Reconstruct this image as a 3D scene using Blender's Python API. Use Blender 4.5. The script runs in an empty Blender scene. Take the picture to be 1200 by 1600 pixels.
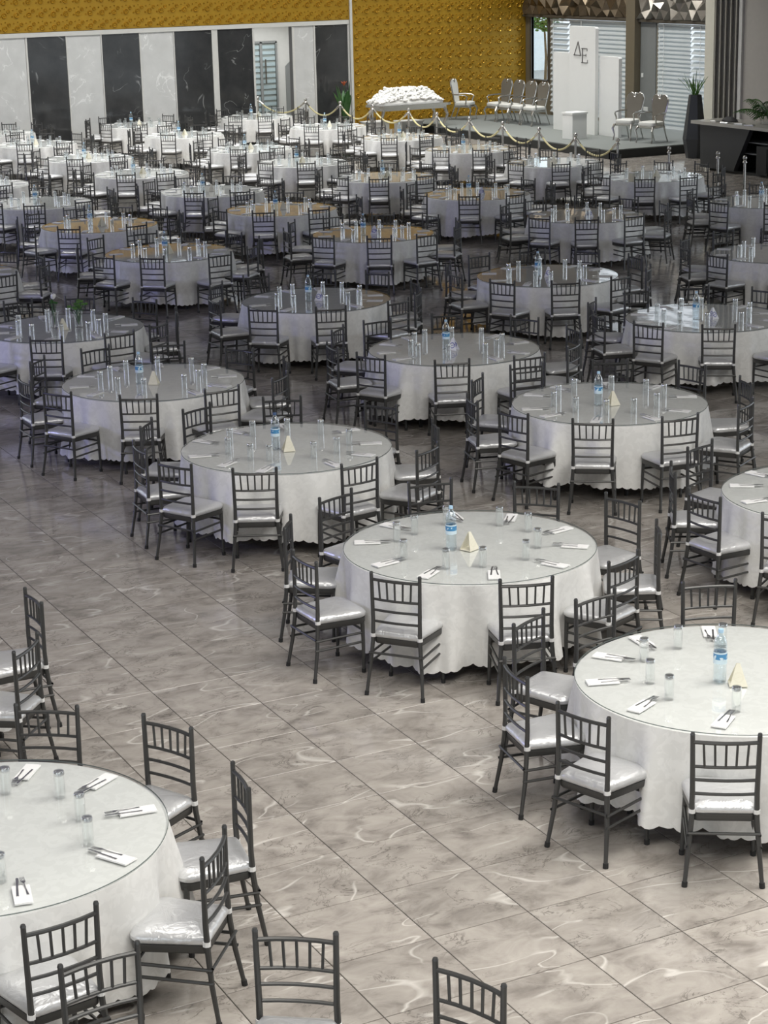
import bpy, math, random
from mathutils import Vector, Matrix

random.seed(11)
D = bpy.data
SC = bpy.context.scene
COL = SC.collection
rad = math.radians

# ------------------------------------------------------------------ camera
# world axes are the hall's own axes: X along the back wall, Y towards it
CAM_H = 5.125
YAW, PITCH, ROLL = rad(27.0), 0.2801, -0.0230
FPX = 3080.0


def to_hall(v):
    c, s = math.cos(YAW), math.sin(YAW)
    return Vector((c * v[0] + s * v[1], -s * v[0] + c * v[1], v[2]))


_fw = Vector((0, math.cos(PITCH), -math.sin(PITCH)))
_up = Vector((0, math.sin(PITCH), math.cos(PITCH)))
_rt = Vector((1, 0, 0))
_r2 = math.cos(ROLL) * _rt + math.sin(ROLL) * _up
_u2 = -math.sin(ROLL) * _rt + math.cos(ROLL) * _up
FWD, RGT, UPV = to_hall(_fw), to_hall(_r2), to_hall(_u2)
cam_data = D.cameras.new('camera')
cam_data.sensor_fit = 'VERTICAL'
cam_data.sensor_height = 24.0
cam_data.sensor_width = 18.0
cam_data.lens = 24.0 * FPX / 1600.0
cam_data.clip_start = 0.1
cam_data.clip_end = 500
cam = D.objects.new('camera', cam_data)
COL.objects.link(cam)
m = Matrix.Identity(4)
for i in range(3):
    m[i][0], m[i][1], m[i][2] = RGT[i], UPV[i], -FWD[i]
m[0][3], m[1][3], m[2][3] = 0.0, 0.0, CAM_H
cam.matrix_world = m
SC.camera = cam


def project(x, y, z):
    d = Vector((x, y, z - CAM_H))
    w = d.dot(FWD)
    if w < 0.3:
        return (-9999, -9999, w)
    return (600 + FPX * d.dot(RGT) / w, 800 - FPX * d.dot(UPV) / w, w)


# ------------------------------------------------------------------ world, light, exposure
SC.view_settings.view_transform = 'Standard'
SC.view_settings.look = 'None'
SC.view_settings.exposure = 0.0
SC.view_settings.gamma = 1.0
SC.view_settings.use_curve_mapping = False
world = D.worlds.new('overcast_sky')
SC.world = world
world.use_nodes = True
bg = world.node_tree.nodes['Background']
bg.inputs[0].default_value = (0.86, 0.93, 1.0, 1)
bg.inputs[1].default_value = 2.0
SC.cycles.max_bounces = 8
SC.cycles.diffuse_bounces = 3
SC.cycles.glossy_bounces = 4
SC.cycles.transparent_max_bounces = 24
SC.cycles.caustics_reflective = False
SC.cycles.caustics_refractive = False
SC.cycles.sample_clamp_indirect = 4.0


def area_light(name, loc, rot, sx, sy, power, color=(1, 1, 1)):
    l = D.lights.new(name, 'AREA')
    l.shape = 'RECTANGLE'
    l.size, l.size_y = sx, sy
    l.energy = power
    l.color = color
    o = D.objects.new(name, l)
    o.location = loc
    o.rotation_euler = rot
    COL.objects.link(o)
    return o


CEIL_Z = 7.6
# lamps of the hall: (x, y, length x, length y, watts, colour)
CEILING_LAMPS = [
    (3.0, 4.0, 6.0, 4.0, 520, (1.0, 0.965, 0.91)),
    (9.5, 8.0, 6.0, 4.0, 560, (1.0, 0.965, 0.91)),
    (3.5, 12.0, 3.0, 3.0, 110, (1.0, 0.97, 0.92)),
]
# small round downlights: (x, y, watts)
DOWNLIGHTS = [(x, y, 105) for x in (12.0, 16.0, 20.0, 24.0) for y in (41.5, 45.0, 48.5)] + [(x, 37.0, 60) for x in (11.0, 14.5, 18.0, 22.0)] + [(28.0, 42.5, 105), (28.0, 46.0, 105), (28.5, 49.5, 110)]

# ------------------------------------------------------------------ mesh helpers


class MB:
    def __init__(self):
        self.v, self.f, self.mi = [], [], []

    def _add(self, vs, fs, mi=0):
        b = len(self.v)
        self.v += vs
        self.f += [tuple(b + i for i in f) for f in fs]
        self.mi += [mi] * len(fs)
        return self

    def box(self, x0, x1, y0, y1, z0, z1, mi=0):
        vs = [(x0, y0, z0), (x1, y0, z0), (x1, y1, z0), (x0, y1, z0), (x0, y0, z1), (x1, y0, z1), (x1, y1, z1), (x0, y1, z1)]
        return self._add(vs, [(3, 2, 1, 0), (4, 5, 6, 7), (0, 1, 5, 4), (1, 2, 6, 5), (2, 3, 7, 6), (3, 0, 4, 7)], mi)

    def tube(self, pts, r, n=8, mi=0, cap=True):
        pts = [Vector(p) for p in pts]
        rs = r if isinstance(r, (list, tuple)) else [r] * len(pts)
        vs, fs = [], []
        prev = None
        for i, p in enumerate(pts):
            if i == 0:
                d = pts[1] - p
            elif i == len(pts) - 1:
                d = p - pts[i - 1]
            else:
                d = pts[i + 1] - pts[i - 1]
            d.normalize()
            if prev is None:
                a = Vector((0, 0, 1)) if abs(d.z) < 0.9 else Vector((1, 0, 0))
                e1 = d.cross(a).normalized()
            else:
                e1 = (prev - d * prev.dot(d)).normalized()
            prev = e1
            e2 = d.cross(e1)
            for k in range(n):
                t = 2 * math.pi * k / n
                q = p + (e1 * math.cos(t) + e2 * math.sin(t)) * rs[i]
                vs.append(tuple(q))
        for i in range(len(pts) - 1):
            for k in range(n):
                a, b = i * n + k, i * n + (k + 1) % n
                fs.append((a, b, b + n, a + n))
        if cap:
            fs.append(tuple(range(n - 1, -1, -1)))
            fs.append(tuple((len(pts) - 1) * n + k for k in range(n)))
        return self._add(vs, fs, mi)

    def lathe(self, prof, n=16, c=(0, 0, 0), mi=0, cap0=True, cap1=True):
        vs, fs = [], []
        for (r, z) in prof:
            for k in range(n):
                t = 2 * math.pi * k / n
                vs.append((c[0] + r * math.cos(t), c[1] + r * math.sin(t), c[2] + z))
        for i in range(len(prof) - 1):
            for k in range(n):
                a, b = i * n + k, i * n + (k + 1) % n
                fs.append((a, b, b + n, a + n))
        if cap0:
            fs.append(tuple(range(n - 1, -1, -1)))
        if cap1:
            fs.append(tuple((len(prof) - 1) * n + k for k in range(n)))
        return self._add(vs, fs, mi)

    def prism(self, poly, fn0, fn1, mi=0):
        """poly: 2D outline; fn0, fn1 map (a, b) to the two end faces."""
        n = len(poly)
        vs = [fn0(a, b) for a, b in poly] + [fn1(a, b) for a, b in poly]
        fs = [tuple(range(n - 1, -1, -1)), tuple(range(n, 2 * n))]
        for k in range(n):
            fs.append((k, (k + 1) % n, n + (k + 1) % n, n + k))
        return self._add(vs, fs, mi)

    def loft(self, rings, mi=0, cap=True):
        n = len(rings[0])
        vs = [tuple(p) for r in rings for p in r]
        fs = []
        for i in range(len(rings) - 1):
            for k in range(n):
                a, b = i * n + k, i * n + (k + 1) % n
                fs.append((a, b, b + n, a + n))
        if cap:
            fs.append(tuple(range(n - 1, -1, -1)))
            fs.append(tuple((len(rings) - 1) * n + k for k in range(n)))
        return self._add(vs, fs, mi)

    def blob(self, c, r, mi=0, sz=1.0):
        t = (1 + 5 ** 0.5) / 2
        q = r / math.sqrt(1 + t * t)
        P = [(-1, t, 0), (1, t, 0), (-1, -t, 0), (1, -t, 0), (0, -1, t), (0, 1, t), (0, -1, -t), (0, 1, -t), (t, 0, -1), (t, 0, 1), (-t, 0, -1), (-t, 0, 1)]
        F = [(0, 11, 5), (0, 5, 1), (0, 1, 7), (0, 7, 10), (0, 10, 11), (1, 5, 9), (5, 11, 4), (11, 10, 2), (10, 7, 6), (7, 1, 8), (3, 9, 4), (3, 4, 2), (3, 2, 6), (3, 6, 8), (3, 8, 9), (4, 9, 5), (2, 4, 11), (6, 2, 10), (8, 6, 7), (9, 8, 1)]
        return self._add([(c[0] + x * q, c[1] + y * q, c[2] + z * q * sz) for x, y, z in P], F, mi)

    def mesh(self, name, mats, smooth=False):
        me = D.meshes.new(name)
        me.from_pydata(self.v, [], self.f)
        for mt in (mats if isinstance(mats, (list, tuple)) else [mats]):
            me.materials.append(mt)
        if any(self.mi):
            me.polygons.foreach_set('material_index', self.mi)
        if smooth:
            me.polygons.foreach_set('use_smooth', [True] * len(self.f))
            try:
                me.set_sharp_from_angle(angle=rad(42))
            except Exception:
                pass
        me.update()
        return me


def obj(name, me, parent=None, loc=None, rz=None):
    o = D.objects.new(name, me)
    COL.objects.link(o)
    if parent is not None:
        o.parent = parent
    if loc is not None:
        o.location = loc
    if rz is not None:
        o.rotation_euler = (0, 0, rz)
    return o


def build(name, mb, mats, parent=None, loc=None, rz=None, smooth=False):
    return obj(name, mb.mesh(name, mats, smooth), parent, loc, rz)


def tag(o, label, cat, group=None, kind=None):
    if label:
        o['label'] = label
    if cat:
        o['category'] = cat
    if group:
        o['group'] = group
    if kind:
        o['kind'] = kind
    return o


def thing(name, label, cat, loc=(0, 0, 0), rz=0.0, group=None):
    o = obj(name, None, None, loc, rz)
    o.empty_display_size = 0.1
    return tag(o, label, cat, group)


def struct(name, mb, mats, parent=None, label=None, smooth=False):
    o = build(name, mb, mats, parent, smooth=smooth)
    if parent is None:
        o['kind'] = 'structure'
        if label:
            o['label'] = label
    return o


# ------------------------------------------------------------------ materials


class NT:
    def __init__(self, name):
        self.mat = D.materials.new(name)
        self.mat.use_nodes = True
        self.t = self.mat.node_tree
        self.t.nodes.clear()
        self.out = self.t.nodes.new('ShaderNodeOutputMaterial')

    def n(self, typ, props=None, **ins):
        nd = self.t.nodes.new(typ)
        for k, v in (props or {}).items():
            setattr(nd, k, v)
        for k, v in ins.items():
            key = int(k[1:]) if k[0] == 'i' and k[1:].isdigit() else k.replace('_', ' ')
            sock = nd.inputs[key]
            if isinstance(v, bpy.types.NodeSocket):
                self.t.links.new(v, sock)
            else:
                sock.default_value = v
        return nd

    def math(self, op, a, b=0.0, c=0.0, clamp=False):
        return self.n('ShaderNodeMath', {'operation': op, 'use_clamp': clamp}, i0=a, i1=b, i2=c).outputs[0]

    def mix(self, fac, a, b):
        nd = self.t.nodes.new('ShaderNodeMix')
        nd.data_type = 'RGBA'
        for s, v in ((0, fac), (6, a), (7, b)):
            if isinstance(v, bpy.types.NodeSocket):
                self.t.links.new(v, nd.inputs[s])
            else:
                nd.inputs[s].default_value = v
        return nd.outputs[2]

    def ramp(self, fac, stops):
        nd = self.n('ShaderNodeValToRGB', Fac=fac)
        e = nd.color_ramp.elements
        while len(e) < len(stops):
            e.new(0.5)
        for i, (p, c) in enumerate(stops):
            e[i].position = p
            e[i].color = c if len(c) == 4 else (*c, 1)
        return nd.outputs[0]

    def noise(self, vec, scale, detail=4.0, rough=0.5, dist=0.0):
        return self.n('ShaderNodeTexNoise', Vector=vec, Scale=scale, Detail=detail, Roughness=rough, Distortion=dist).outputs[0]

    def band(self, val, width):
        """1 on the thin line where val crosses 0.5"""
        d = self.math('ABSOLUTE', self.math('SUBTRACT', val, 0.5))
        return self.math('SUBTRACT', 1.0, self.math('DIVIDE', d, width), clamp=True)

    def bump(self, h, strength, dist=0.01):
        return self.n('ShaderNodeBump', Height=h, Strength=strength, Distance=dist).outputs[0]

    def principled(self, **kw):
        p = self.n('ShaderNodeBsdfPrincipled', **kw)
        self.t.links.new(p.outputs[0], self.out.inputs[0])
        return self.mat

    def shader(self, s):
        self.t.links.new(s, self.out.inputs[0])
        return self.mat

    def coord(self, which='Object'):
        return self.n('ShaderNodeTexCoord').outputs[which]


def c4(r, g, b):
    return (r, g, b, 1)


def simple(name, col, rough=0.5, metal=0.0, spec=0.5, var=0.06, scale=8.0, bump=0.0):
    """plain surface with a little procedural variation"""
    t = NT(name)
    co = t.coord()
    ns = t.noise(co, scale, 4)
    a = c4(*[max(0, x * (1 - var)) for x in col])
    b = c4(*[min(1, x * (1 + var)) for x in col])
    kw = dict(Base_Color=t.mix(ns, a, b), Roughness=rough, Metallic=metal)
    kw['Specular_IOR_Level'] = spec
    if bump:
        kw['Normal'] = t.bump(ns, bump)
    return t.principled(**kw)


def thin_glass(name, tint=(0.96, 0.98, 0.98), gain=0.9, base=0.04, rough=0.02, power=3.2, wavy=0.0, wscale=2.0):
    t = NT(name)
    lw = t.n('ShaderNodeLayerWeight', Blend=0.5)
    fac = t.math('ADD', t.math('MULTIPLY', t.math('POWER', lw.outputs['Facing'], power), gain), base, clamp=True)
    kw = {}
    if wavy:
        kw['Normal'] = t.bump(t.noise(t.coord(), wscale, 2), wavy, 0.01)
    gl = t.n('ShaderNodeBsdfGlossy', Color=c4(1, 1, 1), Roughness=rough, **kw)
    tr = t.n('ShaderNodeBsdfTransparent', Color=c4(*tint))
    mx = t.n('ShaderNodeMixShader', Fac=fac, i1=tr.outputs[0], i2=gl.outputs[0])
    return t.shader(mx.outputs[0])


def mat_tile():
    t = NT('marble_floor_tile')
    pos = t.n('ShaderNodeNewGeometry').outputs['Position']
    q = t.n('ShaderNodeVectorMath', {'operation': 'SUBTRACT'}, i0=pos, i1=(TILE_X0, TILE_Y0, 0)).outputs[0]
    q = t.n('ShaderNodeVectorMath', {'operation': 'SCALE'}, i0=q, Scale=1 / 0.6).outputs[0]
    cell = t.n('ShaderNodeVectorMath', {'operation': 'FLOOR'}, i0=q).outputs[0]
    sep = t.n('ShaderNodeSeparateXYZ', i0=cell)
    cell2 = t.n('ShaderNodeCombineXYZ', X=sep.outputs[0], Y=sep.outputs[1], Z=0.0).outputs[0]
    wn = t.n('ShaderNodeTexWhiteNoise', {'noise_dimensions': '3D'}, Vector=cell2)
    off = t.n('ShaderNodeVectorMath', {'operation': 'SCALE'}, i0=wn.outputs['Color'], Scale=37.0).outputs[0]
    vec = t.n('ShaderNodeVectorMath', {'operation': 'ADD'}, i0=q, i1=off).outputs[0]
    # stretch the pattern along one tile direction
    st = t.n('ShaderNodeVectorMath', {'operation': 'MULTIPLY'}, i0=vec, i1=(1.0, 1.45, 1.0)).outputs[0]
    base = t.ramp(t.noise(st, 2.4, 8, 0.62, 0.5), [(0.3, (0.25, 0.226, 0.203)), (0.5, (0.395, 0.363, 0.327)), (0.72, (0.50, 0.465, 0.42))])
    crack = t.math('MULTIPLY', t.band(t.noise(st, 2.1, 6, 0.62, 1.3), 0.018), t.ramp(t.noise(vec, 1.9, 2), [(0.45, (0, 0, 0)), (0.6, (1, 1, 1))]))
    base = t.mix(t.math('MULTIPLY', crack, 0.7), base, c4(0.11, 0.098, 0.085))
    sv = t.n('ShaderNodeVectorMath', {'operation': 'MULTIPLY'}, i0=vec, i1=(0.75, 1.9, 1.0)).outputs[0]
    vein = t.math('MULTIPLY', t.band(t.noise(t.n('ShaderNodeVectorMath', {'operation': 'ADD'}, i0=sv, i1=(9.3, 4.1, 0)).outputs[0], 0.95, 2, 0.35, 0.7), 0.014),
                  t.ramp(t.noise(vec, 1.5, 1), [(0.44, (0, 0, 0)), (0.56, (1, 1, 1))]))
    base = t.mix(t.math('MULTIPLY', vein, 0.75), base, c4(0.74, 0.71, 0.66))
    tone = t.math('ADD', t.math('MULTIPLY', wn.outputs['Value'], 0.14), 0.93)
    base = t.mix(1.0, base, base)
    hsv = t.n('ShaderNodeHueSaturation', Color=base, Value=tone, Saturation=1.0)
    rough = t.math('ADD', t.math('MULTIPLY', t.noise(st, 3.0, 4), 0.10), 0.045)
    return t.principled(Base_Color=hsv.outputs[0], Roughness=rough, Specular_IOR_Level=0.55,
                        Normal=t.bump(t.noise(pos, 0.7, 1), 0.05, 0.01))


def mat_marble(name, c0, c1, vein, vscale=1.6, vw=0.012, rough=0.12, vmask=(0.5, 0.58)):
    t = NT(name)
    co = t.coord()
    info = t.n('ShaderNodeObjectInfo')
    off = t.n('ShaderNodeCombineXYZ', X=t.math('MULTIPLY', info.outputs['Random'], 31.0), Y=0.0, Z=t.math('MULTIPLY', info.outputs['Random'], 17.0)).outputs[0]
    vec = t.n('ShaderNodeVectorMath', {'operation': 'ADD'}, i0=co, i1=off).outputs[0]
    base = t.mix(t.noise(vec, 2.6, 6, 0.6), c4(*c0), c4(*c1))
    v = t.math('MULTIPLY', t.band(t.noise(vec, vscale, 3, 0.5, 1.4), vw), t.ramp(t.noise(vec, 1.3, 2), [(vmask[0], (0, 0, 0)), (vmask[1], (1, 1, 1))]))
    return t.principled(Base_Color=t.mix(v, base, c4(*vein)), Roughness=rough)


def mat_cloth():
    t = NT('white_damask_cloth')
    co = t.coord()
    info = t.n('ShaderNodeObjectInfo')
    off = t.n('ShaderNodeCombineXYZ', X=t.math('MULTIPLY', info.outputs['Random'], 31.0), Y=3.0, Z=0.0).outputs[0]
    vec = t.n('ShaderNodeVectorMath', {'operation': 'ADD'}, i0=co, i1=off).outputs[0]
    pat = t.ramp(t.noise(vec, 13.0, 3, 0.5, 1.2), [(0.47, (0, 0, 0)), (0.53, (1, 1, 1))])
    col = t.mix(pat, c4(0.77, 0.77, 0.75), c4(0.82, 0.82, 0.80))
    rough = t.math('SUBTRACT', 0.60, t.math('MULTIPLY', pat, 0.12))
    return t.principled(Base_Color=col, Roughness=rough, Sheen_Weight=0.15, Normal=t.bump(t.noise(vec, 6.0, 5), 0.18, 0.02))


def mat_cushion():
    t = NT('silver_satin_cushion')
    co = t.coord()
    info = t.n('ShaderNodeObjectInfo')
    off = t.n('ShaderNodeCombineXYZ', X=t.math('MULTIPLY', info.outputs['Random'], 31.0), Y=3.0, Z=0.0).outputs[0]
    vec = t.n('ShaderNodeVectorMath', {'operation': 'ADD'}, i0=co, i1=off).outputs[0]
    ns = t.noise(vec, 5.0, 5, 0.55, 0.6)
    return t.principled(Base_Color=t.mix(ns, c4(0.60, 0.605, 0.61), c4(0.73, 0.735, 0.74)), Metallic=0.45, Roughness=0.33,
                        Normal=t.bump(t.noise(vec, 8.0, 4, 0.5, 0.8), 0.42, 0.04))


def mat_label():
    t = NT('bottle_label')
    z = t.n('ShaderNodeSeparateXYZ', i0=t.coord()).outputs[2]
    a = t.math('GREATER_THAN', z, 0.150)
    b = t.math('LESS_THAN', z, 0.186)
    fac = t.math('MULTIPLY', a, b)
    wob = t.noise(t.coord(), 30.0, 2)
    fac2 = t.math('MULTIPLY', fac, t.math('GREATER_THAN', wob, 0.46))
    return t.principled(Base_Color=t.mix(fac2, c4(0.66, 0.80, 0.88), c4(0.07, 0.27, 0.52)), Roughness=0.35)


def mat_tent(name, col, ink):
    t = NT(name)
    co = t.coord()
    sep = t.n('ShaderNodeSeparateXYZ', i0=co)
    d = t.math('SQRT', t.math('ADD', t.math('POWER', sep.outputs[0], 2.0), t.math('POWER', t.math('SUBTRACT', sep.outputs[2], 0.055), 2.0)))
    ring = t.math('LESS_THAN', t.math('ABSOLUTE', t.math('SUBTRACT', d, 0.027)), 0.004)
    bar = t.math('MULTIPLY', t.math('LESS_THAN', t.math('ABSOLUTE', t.math('SUBTRACT', sep.outputs[2], t.math('ADD', 0.055, t.math('MULTIPLY', sep.outputs[0], 0.3)))), 0.003), t.math('LESS_THAN', d, 0.045))
    ns = t.noise(co, 20, 3)
    base = t.mix(ns, c4(*[x * 0.93 for x in col]), c4(*col))
    return t.principled(Base_Color=t.mix(t.math('MAXIMUM', ring, bar), base, c4(*ink)), Roughness=0.6)


TILE_X0, TILE_Y0 = 0.312, 0.0
M_TILE = mat_tile()
M_GROUT = simple('dark_grout', (0.055, 0.046, 0.038), 0.8)
M_CHAIR = simple('gunmetal_chair_frame', (0.075, 0.075, 0.073), 0.38, 0.5, var=0.12)
M_RUBBER = simple('black_rubber', (0.02, 0.02, 0.02), 0.7)
M_CUSHION = mat_cushion()
M_TIE = simple('white_fabric_tie', (0.75, 0.75, 0.74), 0.6)
M_CLOTH = mat_cloth()
M_PLY = simple('plywood_table_top', (0.35, 0.24, 0.14), 0.6)
M_LEG = simple('black_steel', (0.02, 0.02, 0.02), 0.45, 0.3)
M_GTOP = thin_glass('table_glass', (0.97, 0.985, 0.98), 0.85, 0.035, 0.03, 3.6, wavy=0.12, wscale=1.6)
M_GRIM = simple('glass_edge', (0.16, 0.19, 0.18), 0.2)
M_GLASS = thin_glass('drinking_glass', (0.97, 0.98, 0.98), 0.95, 0.13, 0.02, 2.0)
M_GBASE = thin_glass('thick_glass_base', (0.62, 0.64, 0.64), 0.8, 0.42, 0.04, 1.0, wavy=0.8, wscale=60)
M_BOTTLE = thin_glass('water_bottle_plastic', (0.88, 0.94, 0.97), 0.9, 0.10, 0.05, 1.8, wavy=0.5, wscale=35)
M_WATERLABEL = mat_label()
M_CAP = simple('pale_blue_cap', (0.42, 0.62, 0.80), 0.4)
M_CAPD = simple('dark_blue_cap', (0.05, 0.10, 0.22), 0.4)
M_NAPKIN = simple('white_paper_napkin', (0.86, 0.86, 0.85), 0.7)
M_STEEL = simple('polished_steel', (0.72, 0.72, 0.72), 0.28, 1.0)
M_TENT = mat_tent('cream_napkin_tent', (0.80, 0.77, 0.64), (0.74, 0.71, 0.58))
M_TENTB = mat_tent('white_printed_tent', (0.82, 0.82, 0.86), (0.10, 0.12, 0.42))
M_DARKMARBLE = mat_marble('black_marble', (0.020, 0.021, 0.022), (0.060, 0.062, 0.063), (0.24, 0.245, 0.245), 0.8, 0.010, 0.09, (0.52, 0.60))
M_WHITEMARBLE = mat_marble('white_marble', (0.50, 0.51, 0.50), (0.70, 0.71, 0.70), (0.80, 0.81, 0.80), 1.8, 0.02, 0.25)
M_TRIM = simple('satin_white_trim', (0.62, 0.62, 0.59), 0.4)
M_GOLD = simple('gold_wall_paint', (0.40, 0.232, 0.016), 0.42, 0.3, var=0.08, scale=3)
M_GOLDRING = simple('gold_relief_paint', (0.52, 0.305, 0.03), 0.27, 0.6, var=0.08, scale=3)
M_BRONZE = simple('bronze_relief_paint', (0.12, 0.09, 0.055), 0.28, 0.6, var=0.15)
M_PEWTER = simple('pewter_relief_paint', (0.27, 0.245, 0.21), 0.28, 0.6, var=0.15)
M_WALL = simple('warm_grey_paint', (0.42, 0.40, 0.36), 0.7)
M_WALLDARK = simple('dark_upper_wall', (0.10, 0.10, 0.10), 0.7)
M_CEIL = simple('pale_ceiling_paint', (0.55, 0.55, 0.56), 0.8)
M_OLIVE = simple('olive_bronze_pillar', (0.17, 0.145, 0.10), 0.5)
M_GREYWALL = simple('mid_grey_wall', (0.22, 0.23, 0.225), 0.6)
M_SIDE = simple('brown_side_wall', (0.20, 0.18, 0.15), 0.8)
M_CREAM = simple('cream_column', (0.66, 0.64, 0.54), 0.6)
M_FIN = simple('dark_fluted_panel', (0.075, 0.073, 0.068), 0.45)
M_FINLINE = simple('pale_metal_strip', (0.42, 0.41, 0.37), 0.35, 0.4)
M_SLAT = simple('white_blind_slat', (0.66, 0.69, 0.69), 0.45)
M_FRAME = simple('dark_window_frame', (0.08, 0.07, 0.055), 0.5)
M_PANE = thin_glass('window_pane', (0.93, 0.97, 0.98), 0.8, 0.05)
M_WHITE = simple('matt_white_board', (0.78, 0.79, 0.77), 0.6, var=0.02)
M_INK = simple('grey_lettering', (0.16, 0.16, 0.16), 0.5)
M_CARPET = simple('grey_stage_carpet', (0.19, 0.205, 0.195), 0.9, var=0.1, scale=40)
M_BLACK = simple('black_stage_skirt', (0.012, 0.014, 0.014), 0.5)
M_ROPE = simple('cream_gold_rope', (0.62, 0.56, 0.30), 0.6, var=0.2, scale=60)
M_CHROME = simple('brushed_chrome', (0.55, 0.54, 0.51), 0.24, 1.0)
M_THRONE = simple('taupe_upholstery', (0.135, 0.122, 0.098), 0.6)
M_IVORY = simple('ivory_leather', (0.74, 0.74, 0.70), 0.45)
M_PETAL = simple('white_petals', (0.85, 0.85, 0.82), 0.7)
M_LEAF = simple('dark_green_leaf', (0.035, 0.12, 0.025), 0.45, var=0.3, scale=6)
M_LEAF2 = simple('fresh_green_leaf', (0.08, 0.20, 0.035), 0.5, var=0.3, scale=6)
M_FLOWER = simple('orange_red_flower', (0.55, 0.13, 0.05), 0.5)
M_POT = simple('charcoal_planter', (0.030, 0.034, 0.038), 0.5)
M_BAR = simple('charcoal_bar_front', (0.028, 0.031, 0.034), 0.45)
M_BARTOP = simple('grey_bar_top', (0.40, 0.39, 0.35), 0.25)
M_SOIL = simple('potting_soil', (0.05, 0.035, 0.02), 0.9)
M_BARK = simple('tree_bark', (0.14, 0.10, 0.06), 0.9)
M_ASPHALT = simple('pale_ground', (0.35, 0.35, 0.34), 0.9)
M_RENDER = simple('white_render', (0.88, 0.91, 0.92), 0.8)


def mat_emit(name, col, strength):
    t = NT(name)
    ns = t.noise(t.coord(), 2.0, 2)
    e = t.n('ShaderNodeEmission', Color=t.mix(ns, c4(*[x * 0.97 for x in col]), c4(*col)), Strength=strength)
    return t.shader(e.outputs[0])


M_LAMP = mat_emit('lit_lamp_diffuser', (1, 0.98, 0.94), 1.0)

# ------------------------------------------------------------------ large structure
V_W, U_W = 51.5, 31.3          # back wall and right wall planes


def cells(a0, a1, z0, z1, holes):
    xs = sorted({a0, a1, *[h[0] for h in holes], *[h[1] for h in holes]})
    zs = sorted({z0, z1, *[h[2] for h in holes], *[h[3] for h in holes]})
    for i in range(len(xs) - 1):
        for k in range(len(zs) - 1):
            cx, cz = (xs[i] + xs[i + 1]) / 2, (zs[k] + zs[k + 1]) / 2
            if not any(h[0] < cx < h[1] and h[2] < cz < h[3] for h in holes):
                yield xs[i], xs[i + 1], zs[k], zs[k + 1]


# floor: the 300 tiles that show largest are objects, the others one mesh
floor_mb = MB()
floor_mb.box(-6, 31.3, -3, 51.5, -0.12, -0.004)
floor_obj = struct('floor', floor_mb, M_GROUT, label='polished beige marble tile floor of the hall')


def tile_mesh(mb, x, y):
    g, ch = 0.0028, 0.0018
    a, b = g, 0.6 - g
    lo = [(x + a, y + a, -0.005), (x + b, y + a, -0.005), (x + b, y + b, -0.005), (x + a, y + b, -0.005)]
    mid = [(p[0], p[1], -ch) for p in lo]
    hi = [(x + a + ch, y + a + ch, 0), (x + b - ch, y + a + ch, 0), (x + b - ch, y + b - ch, 0), (x + a + ch, y + b - ch, 0)]
    mb.loft([lo, mid, hi], cap=False)
    n = len(mb.v)
    mb.f.append((n - 4, n - 3, n - 2, n - 1))
    mb.mi.append(0)


one = MB()
tile_mesh(one, 0, 0)
tile_me = one.mesh('tile', M_TILE)
spots = []
rest = MB()
ix0, ix1, iy0, iy1 = -11, 52, -5, 86
for i in range(ix0, ix1):
    for j in range(iy0, iy1):
        x, y = TILE_X0 + i * 0.6, TILE_Y0 + j * 0.6
        if x > 30.8 or y > 51.2:
            continue
        px, py, w = project(x + 0.3, y + 0.3, 0)
        vis = -60 < px < 1260 and -60 < py < 1680
        spots.append((0 if vis else 1, w, x, y))
spots.sort()
n_tile = 0
for flag, w, x, y in spots:
    if flag == 0 and n_tile < 300:
        obj('tile', tile_me, floor_obj, (x, y, 0))
        n_tile += 1
    else:
        tile_mesh(rest, x, y)
o = build('tile_field', rest, M_TILE, floor_obj)
o['kind'] = 'stuff'

ground = MB()
ground.box(-120, 160, -120, 180, -0.6, -0.2)
struct('ground', ground, M_ASPHALT, label='pale paved ground outside the hall')

ceil = MB()
ceil.box(-6, 31.5, -3, 52.0, CEIL_Z, CEIL_Z + 0.2)
ceiling = struct('ceiling', ceil, M_CEIL, label='pale painted ceiling above the hall')

# ---- back wall
UPWIN = [(15.2 + 1.9 * k, 16.5 + 1.9 * k, 4.75, 5.35) for k in range(5)]
bw = MB()
for a, b, c, d in cells(6, U_W + 0.2, 0, CEIL_Z, [(22.5, 23.71, 0, 2.99)] + UPWIN):
    bw.box(a, b, V_W, V_W + 0.25, c, d)
wall_back = struct('wall_back', bw, M_WALLDARK, label='back wall with marble panels below and gold relief above')

PANELS = [(8.6, 9.6, 0), (9.64, 10.68, 1), (10.72, 11.74, 0), (11.78, 12.8, 1), (12.84, 13.9, 0), (13.94, 14.98, 1),
          (15.02, 15.98, 0), (16.04, 17.09, 1), (17.13, 18.06, 0), (18.10, 19.15, 1), (19.19, 20.13, 0), (20.17, 21.25, 1),
          (21.44, 22.47, 1), (23.75, 24.34, 0), (24.40, 25.40, 1)]
for a, b, dark in PANELS:
    p = MB().box(a, b, V_W - 0.03, V_W - 0.002, 0.0, 2.99)
    build('marble_panel', p, M_DARKMARBLE if dark else M_WHITEMARBLE, wall_back)
for a, b in [(15.985, 16.035), (17.095, 17.125), (18.065, 18.095), (19.155, 19.185), (20.135, 20.165), (21.26, 21.43), (22.475, 22.53), (23.69, 23.745), (24.345, 24.395), (25.41, 25.46)]:
    build('panel_trim', MB().box(a, b, V_W - 0.045, V_W - 0.003, 0, 2.99), M_TRIM, wall_back)
build('head_trim', MB().box(8, 25.46, V_W - 0.06, V_W - 0.003, 2.995, 3.11), M_TRIM, wall_back)
build('corner_trim', MB().box(25.475, 25.545, V_W - 0.10, V_W - 0.003, 0, CEIL_Z - 0.01), M_TRIM, wall_back)
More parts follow.
